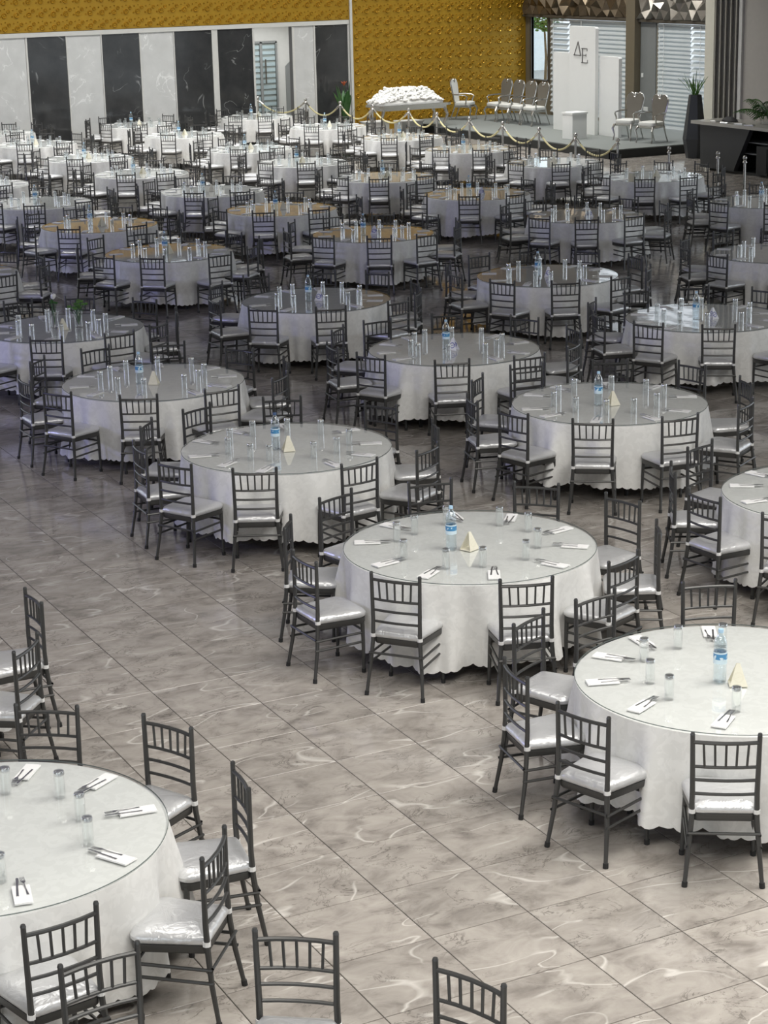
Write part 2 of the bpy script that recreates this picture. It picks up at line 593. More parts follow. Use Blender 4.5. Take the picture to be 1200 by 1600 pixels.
build('gold_panel', MB().box(8, 25.47, V_W - 0.05, V_W - 0.003, 3.12, 4.45), M_GOLD, wall_back)
build('gold_panel', MB().box(25.55, U_W - 0.01, V_W - 0.05, V_W - 0.003, 0, CEIL_Z - 0.01), M_GOLD, wall_back)


def ring_relief(mb, cx, cz, r, y, n=14):
    """a raised ring with a dished centre and a small boss, facing -Y"""
    prof = [(r * 1.22, 0.0), (r * 1.12, 0.012), (r * 0.98, 0.018), (r * 0.82, 0.013), (r * 0.66, 0.002), (r * 0.34, 0.0005), (r * 0.2, 0.006), (r * 0.06, 0.009)]
    vs, fs = [], []
    for (q, h) in prof:
        for k in range(n):
            t = 2 * math.pi * k / n
            vs.append((cx + q * math.cos(t), y - 1.9 * h * (r / 0.06) ** 0.7, cz + q * math.sin(t)))
    for i in range(len(prof) - 1):
        for k in range(n):
            a, b = i * n + k, i * n + (k + 1) % n
            fs.append((a, b, b + n, a + n))
    fs.append(tuple((len(prof) - 1) * n + k for k in range(n)))
    mb._add(vs, fs)


def gold_relief(x0, x1, z0, z1):
    mb = MB()
    step = 0.335
    y = V_W - 0.05
    j = 0
    z = z0 + 0.10
    while z < z1 - 0.08:
        x = x0 + 0.12
        while x < x1 - 0.08:
            for dx, dz, r in ((0, 0, 0.062), (0.118, 0.102, 0.042), (0.215, -0.03, 0.022), (0.245, 0.135, 0.018), (0.02, 0.165, 0.016)):
                if x + dx + r * 1.3 < x1 and z + dz + r * 1.3 < z1:
                    ring_relief(mb, x + dx, z + dz, r, y, 14 if r > 0.03 else 8)
            x += step
        z += step
    o = build('gold_relief', mb, M_GOLDRING, wall_back, smooth=True)
    o['kind'] = 'stuff'


gold_relief(13.0, 25.47, 3.13, 4.44)
gold_relief(25.56, U_W - 0.02, 0.22, 6.9)

# corridor behind the opening, with a glazed door on its end wall
cw = MB()
cw.box(22.2, 22.5, V_W + 0.25, 54.8, 0, 3.1)
cw.box(26.2, 26.4, V_W + 0.25, 54.8, 0, 3.1)
cw.box(22.2, 26.4, 54.8, 55.0, 0, 3.1)
cw.box(22.2, 26.4, V_W + 0.25, 55.0, 3.1, 3.2)
cw.box(22.2, 26.4, V_W, 55.0, -0.1, -0.001)
wall_corridor = struct('wall_corridor', cw, M_TRIM, label='pale corridor walls seen through the opening in the back wall')
build('slanted_panel', MB().prism([(24.96, 0), (25.8, 0), (25.8, 2.45), (24.96, 1.72)], lambda a, b: (a, 54.76, b), lambda a, b: (a, 54.799, b)), M_GREYWALL, wall_corridor)  # flat grey panel with a sloping top on the end wall
area_light('corridor_fill', (24.0, 53.2, 3.05), (0, 0, 0), 2.0, 1.2, 75)  # unseen fill light added to brighten the corridor, no fixture
dr = MB()
for a, b in [(23.86, 23.91), (24.11, 24.19), (24.62, 24.67)]:
    dr.box(a, b, 54.70, 54.78, 0, 2.45)
dr.box(23.86, 24.67, 54.70, 54.78, 2.41, 2.47)
door_1 = struct('door_1', dr, M_GREYWALL, label='glazed double door at the end of the corridor')
for a, b in [(23.91, 24.11), (24.19, 24.62)]:
    build('door_pane', MB().box(a, b, 54.72, 54.73, 0.05, 2.40), M_PANE, door_1)
for k in range(14):  # solid strips imitate the blinds mirrored in the door glass
    build('reflected_stripe', MB().box(23.92, 24.61, 54.74, 54.76, 0.1 + k * 0.165, 0.2 + k * 0.165), M_SLAT, door_1)
build('door_backing', MB().box(23.9, 24.63, 54.765, 54.785, 0.02, 2.40), M_WALL, door_1)
build('door_handle', MB().tube([(24.27, 54.66, 1.25), (24.27, 54.66, 1.95)], 0.022), M_FRAME, door_1)

# ---- right wall
RW_HOLES = [(50.2, 51.11, 1.21, 2.99), (45.9, 50.05, 0.30, 2.97), (41.2, 44.73, 0.22, 2.96), (36.5, 47.5, 4.7, 6.7)]
rw = MB()
for a, b, c, d in cells(28, V_W, 0, CEIL_Z, RW_HOLES):
    rw.box(U_W, U_W + 0.06, a, b, c, d)
wall_right = struct('wall_right', rw, M_OLIVE, label='right wall behind the stage with blinds and faceted frieze')
build('pilaster', MB().box(U_W - 0.22, U_W - 0.001, 45.46, 45.88, 0.22, CEIL_Z - 0.01), M_OLIVE, wall_right)
build('grey_panel', MB().box(U_W - 0.03, U_W - 0.001, 44.75, 45.45, 0.22, 2.98), M_GREYWALL, wall_right)
build('switch_plate', MB().box(U_W - 0.045, U_W - 0.031, 45.28, 45.38, 1.52, 1.63), M_WHITE, wall_right)
build('socket_plate', MB().box(U_W - 0.045, U_W - 0.031, 45.05, 45.26, 0.63, 0.74), M_WHITE, wall_right)
build('frieze_trim', MB().box(U_W - 0.12, U_W - 0.001, 45.9, 51.44, 3.0, 3.07), M_FRAME, wall_right)
build('frieze_trim', MB().box(U_W - 0.12, U_W - 0.001, 41.2, 45.44, 2.98, 3.05), M_FRAME, wall_right)


def facet_frieze(y0, y1, z0, z1, mat, seed):
    rnd = random.Random(seed)
    mb = MB()
    st = 0.21
    ny, nz = int((y1 - y0) / st), int((z1 - z0) / st)
    sy, sz = (y1 - y0) / ny, (z1 - z0) / nz
    P = {}
    for i in range(ny + 1):
        for k in range(nz + 1):
            dy = 0 if i in (0, ny) else rnd.uniform(-0.07, 0.07)
            dz = 0 if k in (0, nz) else rnd.uniform(-0.07, 0.07)
            P[i, k] = (U_W - 0.02 - (0.17 if (i + k) % 2 else 0.02) * rnd.uniform(0.5, 1.2), y0 + i * sy + dy, z0 + k * sz + dz)
    vs = [P[i, k] for i in range(ny + 1) for k in range(nz + 1)]
    ix = lambda i, k: i * (nz + 1) + k
    fs = []
    for i in range(ny):
        for k in range(nz):
            a, b, c, d = ix(i, k), ix(i + 1, k), ix(i + 1, k + 1), ix(i, k + 1)
            fs += [(a, c, b), (a, d, c)] if (i + k) % 2 else [(a, d, b), (b, d, c)]
    mb._add(vs, fs)
    o = build('faceted_frieze', mb, mat, wall_right)
    o['kind'] = 'stuff'


facet_frieze(45.9, 51.44, 3.08, 4.5, M_BRONZE, 4)
facet_frieze(41.0, 45.44, 3.06, 4.5, M_PEWTER, 5)

# window by the gold wall
wf = MB()
wf.box(U_W - 0.03, U_W + 0.07, 50.12, 50.2, 1.15, 3.05)
wf.box(U_W - 0.03, U_W + 0.07, 51.11, 51.19, 1.15, 3.05)
wf.box(U_W - 0.03, U_W + 0.07, 50.2, 51.11, 2.99, 3.05)
wf.box(U_W - 0.08, U_W + 0.07, 50.2, 51.11, 1.15, 1.21)
window_1 = struct('window_1', wf, M_FRAME, label='tall narrow window beside the gold wall showing trees outside')
build('pane', MB().box(U_W + 0.03, U_W + 0.036, 50.2, 51.11, 1.21, 2.99), M_PANE, window_1)


def mat_slat():
    t = NT('translucent_blind_slat')
    ns = t.noise(t.coord(), 3.0, 2)
    col = t.mix(ns, c4(0.60, 0.64, 0.64), c4(0.70, 0.73, 0.73))
    a = t.n('ShaderNodeBsdfDiffuse', Color=col)
    b = t.n('ShaderNodeBsdfTranslucent', Color=col)
    mx = t.n('ShaderNodeMixShader', Fac=0.22, i1=a.outputs[0], i2=b.outputs[0])
    return t.shader(mx.outputs[0])


M_BLIND = mat_slat()


def blind(y0, y1, z0, z1, pitch, ang, label, x=U_W + 0.005):
    t = thing('window_blind', label, 'blind', (x, (y0 + y1) / 2, z0))
    w = pitch * 1.08
    h = (y1 - y0) / 2
    ca, sa = math.cos(ang) * w / 2, math.sin(ang) * w / 2
    mb = MB().prism([(-ca, -sa), (-ca * 0.3, -sa * 0.3 + w * 0.06), (ca * 0.4, sa * 0.4 + w * 0.05), (ca, sa), (ca + 0.003, sa - 0.004), (-ca + 0.003, -sa - 0.004)],
                    lambda a, b: (a, -h, b), lambda a, b: (a, h, b))
    me = mb.mesh('slat', M_BLIND)
    n = int((z1 - z0) / pitch)
    for k in range(n):
        obj('slat', me, t, (0, 0, (k + 0.5) * pitch))
    build('head_rail', MB().box(-0.05, 0.05, -h, h, z1 - z0 - 0.05, z1 - z0), M_SLAT, t)
    build('lift_cord', MB().tube([(-0.07, h * 0.55, 0.1), (-0.07, h * 0.55, z1 - z0)], 0.008, 5), M_WHITE, t)
    return t


blind(49.12, 50.02, 0.32, 2.96, 0.150, rad(48), 'open white slatted blind between the narrow window and white boards')
blind(45.95, 49.04, 0.32, 2.96, 0.120, rad(66), 'closed white slatted blind behind the white backdrop boards')
blind(43.20, 44.66, 0.24, 2.95, 0.108, rad(62), 'closed bluish white blind right of the grey wall panel')
blind(41.22, 43.12, 0.24, 2.95, 0.150, rad(45), 'open white blind behind the tall charcoal planter')
blind(36.6, 41.9, 4.75, 6.65, 0.19, rad(45), 'upper blind high on the right wall towards the bar')
blind(42.0, 47.4, 4.75, 6.65, 0.19, rad(45), 'upper blind high on the right wall above the stage')

# wall beside the bar: cream column, fluted panel, plain wall
sw = MB().box(30.0, U_W, 28.0, 40.71, 0, CEIL_Z)
wall_bar = struct('wall_bar', sw, M_WALL, label='beige wall behind the bar counter')
build('column_face', MB().box(29.93, 29.999, 40.36, 40.72, 0, CEIL_Z - 0.01), M_CREAM, wall_bar)
build('fluted_panel', MB().box(29.95, 29.999, 39.40, 40.355, 0, CEIL_Z - 0.01), M_FIN, wall_bar)
for k in range(5):
    y = 39.44 + k * 0.205
    build('flute_strip', MB().box(29.90, 29.95, y, y + 0.035, 0, CEIL_Z - 0.01), M_FINLINE, wall_bar)
build('edge_strip', MB().box(29.94, 29.999, 39.27, 39.395, 0, CEIL_Z - 0.01), M_TRIM, wall_bar)

# stage
stage = struct('stage_floor', MB().box(27.0, U_W - 0.001, 40.5, V_W - 0.06, 0.0, 0.22), M_CARPET, label='low grey carpeted stage with a black skirt')
sk = MB().box(26.98, 26.999, 40.48, V_W - 0.07, 0.001, 0.195)
sk.box(26.98, 29.9, 40.48, 40.499, 0.001, 0.195)
build('stage_skirt', sk, M_BLACK, stage)

# lamps on the ceiling
for (x, y, sx, sy, pw, colr) in CEILING_LAMPS:
    i = CEILING_LAMPS.index((x, y, sx, sy, pw, colr))
    t = thing('ceiling_light', 'large flat ceiling light panel, %s counted from the camera' % ('first second third fourth fifth sixth'.split()[i]), 'light', (x, y, CEIL_Z - 0.12), 0, 'flat ceiling lights')
    fr = MB()
    for a, b, c, d in ((-sx / 2 - 0.06, sx / 2 + 0.06, -sy / 2 - 0.06, -sy / 2), (-sx / 2 - 0.06, sx / 2 + 0.06, sy / 2, sy / 2 + 0.06), (-sx / 2 - 0.06, -sx / 2, -sy / 2, sy / 2), (sx / 2, sx / 2 + 0.06, -sy / 2, sy / 2)):
        fr.box(a, b, c, d, -0.02, 0.12)
    build('frame', fr, M_TRIM, t)
    build('diffuser', MB().box(-sx / 2, sx / 2, -sy / 2, sy / 2, 0.0, 0.10), M_LAMP, t)
    l = area_light('ceiling_lamp_glow', (x, y, CEIL_Z - 0.15), (0, 0, 0), sx, sy, pw, colr)

dl_ring = MB().lathe([(0.15, 0.0), (0.20, 0.0), (0.20, 0.06), (0.15, 0.06)], 20, cap0=False, cap1=False).mesh('trim_ring', M_TRIM, True)
dl_disc = MB().lathe([(0.15, 0.03), (0.15, 0.05)], 20).mesh('diffuser', M_LAMP)
for i, (x, y, pw) in enumerate(DOWNLIGHTS):
    t = thing('downlight', 'small round ceiling downlight, %s of the lamps above far tables and stage' % ('first second third fourth fifth sixth seventh eighth ninth tenth eleventh twelfth thirteenth fourteenth fifteenth sixteenth seventeenth eighteenth nineteenth'.split()[i]), 'light', (x, y, CEIL_Z - 0.062), 0, 'round ceiling downlights')
    obj('trim_ring', dl_ring, t)
    obj('diffuser', dl_disc, t)
    l = area_light('downlight_glow', (x, y, CEIL_Z - 0.07), (0, 0, 0), 0.3, 0.3, pw, (1.0, 0.99, 0.96))
    l.data.shape = 'DISK'
    l.data.spread = rad(128)

# violet wash lamp on the left wall
wl = thing('wash_light', 'violet blue wash lamp mounted on the left wall', 'light', (-5.7, 24.0, 3.2))
build('lamp_body', MB().box(-0.25, 0.0, -0.75, 0.75, -0.55, 0.55), M_BLACK, wl)
build('lamp_bracket', MB().box(-0.30, -0.25, -0.1, 0.1, -0.3, 0.3), M_LEG, wl)
area_light('wash_lamp_glow', (-5.68, 24.0, 3.2), (0, rad(-90), 0), 1.0, 1.4, 420, (0.42, 0.42, 1.0))

# the sides of the hall out of the picture: walls with wide windows
fwl = MB()
for a, b, c, d in cells(-6, 31.3, 0, CEIL_Z, [(-3.0, 2.0, 1.5, 5.0), (4.0, 9.0, 1.5, 5.0)]):
    fwl.box(a, b, -3.2, -3.0, c, d)
struct('wall_front', fwl, M_SIDE, label='wall with wide windows behind the camera')
lwl = MB()
for a, b, c, d in cells(-3, 51.5, 0, CEIL_Z, [(0, 7.5, 1.0, 5.5), (19.5, 24.5, 1.0, 4.0), (33, 40, 1.0, 5.5), (41, 49, 1.0, 5.5)]):
    lwl.box(-6.2, -6.0, a, b, c, d)
struct('wall_left', lwl, M_SIDE, label='left wall of the hall with wide windows')

# outside the narrow window
rnd = random.Random(5)
tr = thing('tree', 'green leafy tree outside the narrow window', 'tree', (39.45, 63.5, -0.2))
build('trunk', MB().tube([(0, 0, 0), (0.05, 0, 1.2), (0, 0.05, 2.4)], [0.06, 0.05, 0.03], 8), M_BARK, tr)
crown = MB()
for k in range(420):
    a, b = rnd.uniform(0, 6.28), rnd.uniform(-1, 1)
    q = rnd.uniform(0.5, 1.0) * 0.75
    crown.blob((q * math.cos(a) * math.sqrt(1 - b * b), q * math.sin(a) * math.sqrt(1 - b * b), 2.75 + q * b * 0.9), rnd.uniform(0.05, 0.10), sz=0.6)
build('crown', crown, M_LEAF2, tr)
gate = MB().box(36, 60, 74, 74.3, -0.2, 2.6)
struct('wall_yard', gate, M_RENDER, label='white yard wall outside the narrow window')

# ------------------------------------------------------------------ banquet chairs


def outline(s=1.0, n=7, y0=-0.005, y1=0.40, wr=0.176, wf=0.212, rc=0.07):
    """rounded trapezoid seat outline, back edge at y0, front edge at y1"""
    cy = (y0 + y1) / 2
    P = []
    for (cx, cyy, a0, r) in ((wf - rc, y1 - rc, 0, rc), (-(wf - rc), y1 - rc, 90, rc), (-(wr - 0.03), y0 + 0.03, 180, 0.03), (wr - 0.03, y0 + 0.03, 270, 0.03)):
        for k in range(n):
            t = rad(a0 + 90 * k / (n - 1))
            P.append((cx + r * math.cos(t), cyy + r * math.sin(t)))
    return [(x * s, cy + (y - cy) * s) for x, y in P]


def ring_at(s, z, n):
    return [(x, y, z) for x, y in outline(s, n)]


def chair_meshes(detail):
    n = 8 if detail else 5
    k = 6 if detail else 4
    ms = {}
    cu = MB().loft([ring_at(0.97, 0.424, k), ring_at(1.02, 0.437, k), ring_at(1.02, 0.455, k), ring_at(0.95, 0.474, k), ring_at(0.75, 0.486, k), ring_at(0.35, 0.491, k)])
    ms['cushion'] = cu.mesh('seat_cushion', M_CUSHION, True)
    fr = MB().loft([ring_at(0.96, 0.378, k), ring_at(0.99, 0.386, k), ring_at(0.99, 0.423, k)])
    ms['frame'] = fr.mesh('seat_frame', M_CHAIR, True)
    for sx, nm in ((-1, 'L'), (1, 'R')):
        pts = [(sx * 0.214, -0.055, 0.025), (sx * 0.196, -0.022, 0.22), (sx * 0.180, -0.004, 0.40), (sx * 0.178, 0.002, 0.55), (sx * 0.184, 0.0, 0.90)]
        rs = [0.0125, 0.0145, 0.0165, 0.0155, 0.0135]
        mb = MB().tube(pts, rs, n)
        mb.tube([(sx * 0.184, 0, 0.896), (sx * 0.184, 0, 0.908)], [0.015, 0.011], n)
        ms['rear' + nm] = mb.mesh('rear_leg', M_CHAIR, True)
        mb = MB().tube([(sx * 0.205, 0.352, 0.025), (sx * 0.196, 0.358, 0.25), (sx * 0.188, 0.358, 0.40)], [0.012, 0.0145, 0.0165], n)
        ms['front' + nm] = mb.mesh('front_leg', M_CHAIR, True)
        ms['rearcap' + nm] = MB().tube([(sx * 0.2165, -0.0585, 0.0), (sx * 0.214, -0.055, 0.03)], 0.0165, n).mesh('foot_cap', M_RUBBER)
        ms['frontcap' + nm] = MB().tube([(sx * 0.206, 0.352, 0.0), (sx * 0.205, 0.352, 0.03)], 0.0165, n).mesh('foot_cap', M_RUBBER)
        ms['tie' + nm] = MB().tube([(sx * 0.179, 0.0, 0.428), (sx * 0.178, 0.0, 0.452)], 0.021, n).mesh('cushion_tie', M_TIE)

    def rail(z, r, bend, w):
        return [(-w, 0.0, z), (-w * 0.5, -bend * 0.75, z + 0.0), (0, -bend, z), (w * 0.5, -bend * 0.75, z), (w, 0.0, z)], r
    rails = [(0.852, 0.0115, 0.020, 0.182), (0.708, 0.0095, 0.018, 0.180), (0.628, 0.0095, 0.016, 0.178), (0.545, 0.0095, 0.014, 0.177)]
    backm = MB()
    for i, (z, r, b, w) in enumerate(rails):
        p, r = rail(z, r, b, w)
        if detail:
            ms['rail%d' % i] = MB().tube(p, r, 7).mesh('back_rail', M_CHAIR, True)
        else:
            backm.tube(p, r, 5)
    for i in range(5):
        q = (i - 2)
        p = [(q * 0.058, -0.017 + abs(q) * 0.003, 0.708), (q * 0.062, -0.019 + abs(q) * 0.003, 0.852)]
        if detail:
            ms['spindle%d' % i] = MB().tube(p, 0.0075, 6, cap=False).mesh('spindle', M_CHAIR, True)
        else:
            backm.tube(p, 0.0078, 4, cap=False)
    strs = [[(-0.200, -0.03, 0.315), (0.200, -0.03, 0.315)], [(-0.192, 0.357, 0.325), (0.192, 0.357, 0.325)],
            [(-0.198, -0.03, 0.305), (-0.193, 0.357, 0.305)], [(0.198, -0.03, 0.305), (0.193, 0.357, 0.305)],
            [(-0.203, -0.037, 0.235), (-0.196, 0.357, 0.235)], [(0.203, -0.037, 0.235), (0.196, 0.357, 0.235)]]
    strm = MB()
    for i, p in enumerate(strs):
        if detail:
            ms['str%d' % i] = MB().tube(p, 0.009, 6, cap=False).mesh('stretcher', M_CHAIR, True)
        else:
            strm.tube(p, 0.0095, 4, cap=False)
    if not detail:
        ms['back'] = backm.mesh('backrest', M_CHAIR, True)
        ms['strs'] = strm.mesh('stretcher_set', M_CHAIR, True)
    return ms


CH_NEAR, CH_FAR = chair_meshes(True), chair_meshes(False)
ORD = ['zeroth', 'first', 'second', 'third', 'fourth', 'fifth', 'sixth', 'seventh', 'eighth', 'ninth']
HOURS = ['twelve', 'one', 'two', 'three', 'four', 'five', 'six', 'seven', 'eight', 'nine', 'ten', 'eleven']


def chair(label, group, x, y, rz, near):
    t = thing('banquet_chair', label, 'chair', (x, y, 0), rz, group)
    ms = CH_NEAR if near else CH_FAR
    obj('seat_frame', ms['frame'], t)
    obj('seat_cushion', ms['cushion'], t)
    for s in 'LR':
        a = obj('rear_leg', ms['rear' + s], t)
        b = obj('front_leg', ms['front' + s], t)
        if near:
            obj('foot_cap', ms['rearcap' + s], a)
            obj('foot_cap', ms['frontcap' + s], b)
            obj('cushion_tie', ms['tie' + s], t)
    if near:
        obj('top_rail', ms['rail0'], t)
        for i in (1, 2, 3):
            obj('back_rail', ms['rail%d' % i], t)
        for i in range(5):
            obj('spindle', ms['spindle%d' % i], t)
        for i in range(6):
            obj('stretcher', ms['str%d' % i], t)
    else:
        obj('backrest', ms['back'], t)
        obj('stretcher', ms['strs'], t)
    return t


def add_mesh_copy(mb, me, x, y, z, rz, mi=0):
    c, s = math.cos(rz), math.sin(rz)
    vs = [(x + c * v.co.x - s * v.co.y, y + s * v.co.x + c * v.co.y, z + v.co.z) for v in me.vertices]
    mb._add(vs, [tuple(p.vertices) for p in me.polygons], mi)


# ------------------------------------------------------------------ tables
Z_TOP = 0.748


def cloth_mesh(seed):
    rnd = random.Random(seed)
    NS = 320
    ph = [rnd.uniform(0, 6.28) for _ in range(6)]

    def fold(t):
        f = 0.034 * math.sin(9 * t + ph[0] + 0.7 * math.sin(3 * t)) + 0.026 * math.sin(14 * t + ph[1] + 0.5 * math.sin(2 * t)) + 0.018 * math.sin(26 * t + ph[2]) + 0.016 * math.sin(5 * t + ph[3])
        return f
    rows = []
    rows.append([(0.5 * math.cos(2 * math.pi * k / NS), 0.5 * math.sin(2 * math.pi * k / NS), 0.738) for k in range(NS)])
    rows.append([(0.935 * math.cos(2 * math.pi * k / NS), 0.935 * math.sin(2 * math.pi * k / NS), 0.738) for k in range(NS)])
    rows.append([(0.957 * math.cos(2 * math.pi * k / NS), 0.957 * math.sin(2 * math.pi * k / NS), 0.731) for k in range(NS)])
    for t in (0.04, 0.14, 0.28, 0.44, 0.60, 0.76, 0.90, 0.97, 1.0):
        r = []
        for k in range(NS):
            a = 2 * math.pi * k / NS
            f = fold(a)
            q = 0.960 + 0.04 * t + 1.35 * f * (t ** 0.9) + 0.012 * math.sin(31 * a + ph[4]) * t
            z = 0.728 - t * 0.595 + 0.03 * math.sin(3 * a + ph[5]) * t
            if t >= 1.0:
                z -= 0.016 * abs(math.sin(40 * a))
            r.append((q * math.cos(a), q * math.sin(a), z))
        rows.append(r)
    mb = MB().loft(rows, cap=False)
    mb.f.append(tuple(range(NS)))
    mb.mi.append(0)
    return mb.mesh('tablecloth', M_CLOTH, True)


CLOTHS = [cloth_mesh(s) for s in (1, 2, 3, 4)]
ME_TOP = MB().lathe([(0.93, 0.695), (0.94, 0.70), (0.94, 0.732), (0.93, 0.736)], 48).mesh('tabletop', M_PLY)
ME_LEGS = []
for sx in (-1, 1):
    for sy in (-1, 1):
        ME_LEGS.append(MB().tube([(sx * 0.62, sy * 0.42, 0.0), (sx * 0.60, sy * 0.42, 0.35), (sx * 0.55, sy * 0.40, 0.70)], 0.019, 8).mesh('leg', M_LEG, True))
_g = MB().lathe([(0.957, 0.7405), (0.960, 0.742), (0.960, 0.7455), (0.957, 0.747)], 96, cap0=False, cap1=False, mi=1)
_n = len(_g.v)
_g.f.append(tuple(range(_n - 96, _n)))
_g.mi.append(0)
ME_GTOP = _g.mesh('glass_top', [M_GTOP, M_GRIM])

# place setting pieces (local x points outwards from the table centre)
g = MB().lathe([(0.0300, 0.0), (0.0300, 0.122), (0.0295, 0.142), (0.027, 0.148)], 14, cap0=False, cap1=True)
g.lathe([(0.0272, 0.0), (0.0272, 0.119)], 14, cap0=False, cap1=False)
g.lathe([(0.027, 0.122), (0.0282, 0.128), (0.0282, 0.138), (0.026, 0.143)], 12, mi=1)
ME_GLASS = g.mesh('drinking_glass', [M_GLASS, M_GBASE], True)
nk = MB()
nk.loft([[(x, y, z) for x, y in ((-0.10, -0.046), (0.10, -0.044), (0.10, 0.046), (-0.10, 0.044))] for z in (0.0, 0.004)])
nk.loft([[(x, y, z) for x, y in ((-0.097, -0.044), (0.099, -0.043), (0.098, 0.041), (-0.098, 0.040))] for z in (0.004, 0.008)])
ME_NAPKIN = nk.mesh('napkin', M_NAPKIN)


def fork_mesh():
    mb = MB()
    out_ = [(0.085, -0.006), (0.085, 0.006), (0.03, 0.0035), (-0.03, 0.003), (-0.045, 0.011), (-0.06, 0.012), (-0.06, -0.012), (-0.045, -0.011), (-0.03, -0.003), (0.03, -0.0035)]
    zz = lambda a: 0.0005 + 0.006 * max(0.0, min(1.0, (0.03 - a) / 0.06)) * (1 if a > -0.05 else 0.7)
    mb.prism(out_, lambda a, b: (a, b, zz(a)), lambda a, b: (a, b, zz(a) + 0.0022))
    for q in (-0.0100, -0.0034, 0.0034, 0.0100):
        mb.box(-0.105, -0.058, q - 0.0017, q + 0.0017, 0.0045, 0.0065)
    return mb.mesh('fork', M_STEEL)


def knife_mesh():
    mb = MB()
    mb.prism([(0.085, -0.006), (0.085, 0.006), (-0.015, 0.005), (-0.10, 0.009), (-0.115, 0.003), (-0.11, -0.006), (-0.015, -0.005)], lambda a, b: (a, b, 0.0005), lambda a, b: (a, b, 0.0035))
    return mb.mesh('knife', M_STEEL)


ME_FORK, ME_KNIFE = fork_mesh(), knife_mesh()
BP = [(0.034, 0.0), (0.0415, 0.006), (0.042, 0.03), (0.0405, 0.05), (0.042, 0.07), (0.0405, 0.09), (0.042, 0.115), (0.042, 0.20), (0.0405, 0.215), (0.042, 0.235), (0.038, 0.262), (0.026, 0.290), (0.0145, 0.305), (0.0135, 0.325)]
ME_BOTTLE = MB().lathe(BP, 18).mesh('bottle_body', M_BOTTLE, True)
ME_BLABEL = MB().lathe([(0.0428, 0.122), (0.0428, 0.196)], 18, cap0=False, cap1=False).mesh('bottle_label', M_WATERLABEL, True)
ME_BCAP = MB().lathe([(0.0165, 0.316), (0.0168, 0.334), (0.0150, 0.338)], 14).mesh('bottle_cap', M_CAP, True)
ME_BCAPD = MB().lathe([(0.0165, 0.316), (0.0168, 0.334), (0.0150, 0.338)], 14).mesh('bottle_cap', M_CAPD, True)
tp = MB()
for s in (-1, 1):
    tp.prism([(-0.055, s * 0.052, ), (0.055, s * 0.052)][:1] + [(0.055, s * 0.052), (0.012, s * 0.004), (-0.012, s * 0.004)],
             lambda a, b: (a, b, 0.0 if abs(b) > 0.03 else 0.135), lambda a, b: (a, b * 0.93, 0.0 if abs(b) > 0.03 else 0.132))
tp.box(-0.055, 0.055, -0.052, 0.052, 0.0, 0.003)
ME_TENT, ME_TENTB = tp.mesh('napkin_tent', M_TENT), tp.mesh('napkin_tent', M_TENTB)

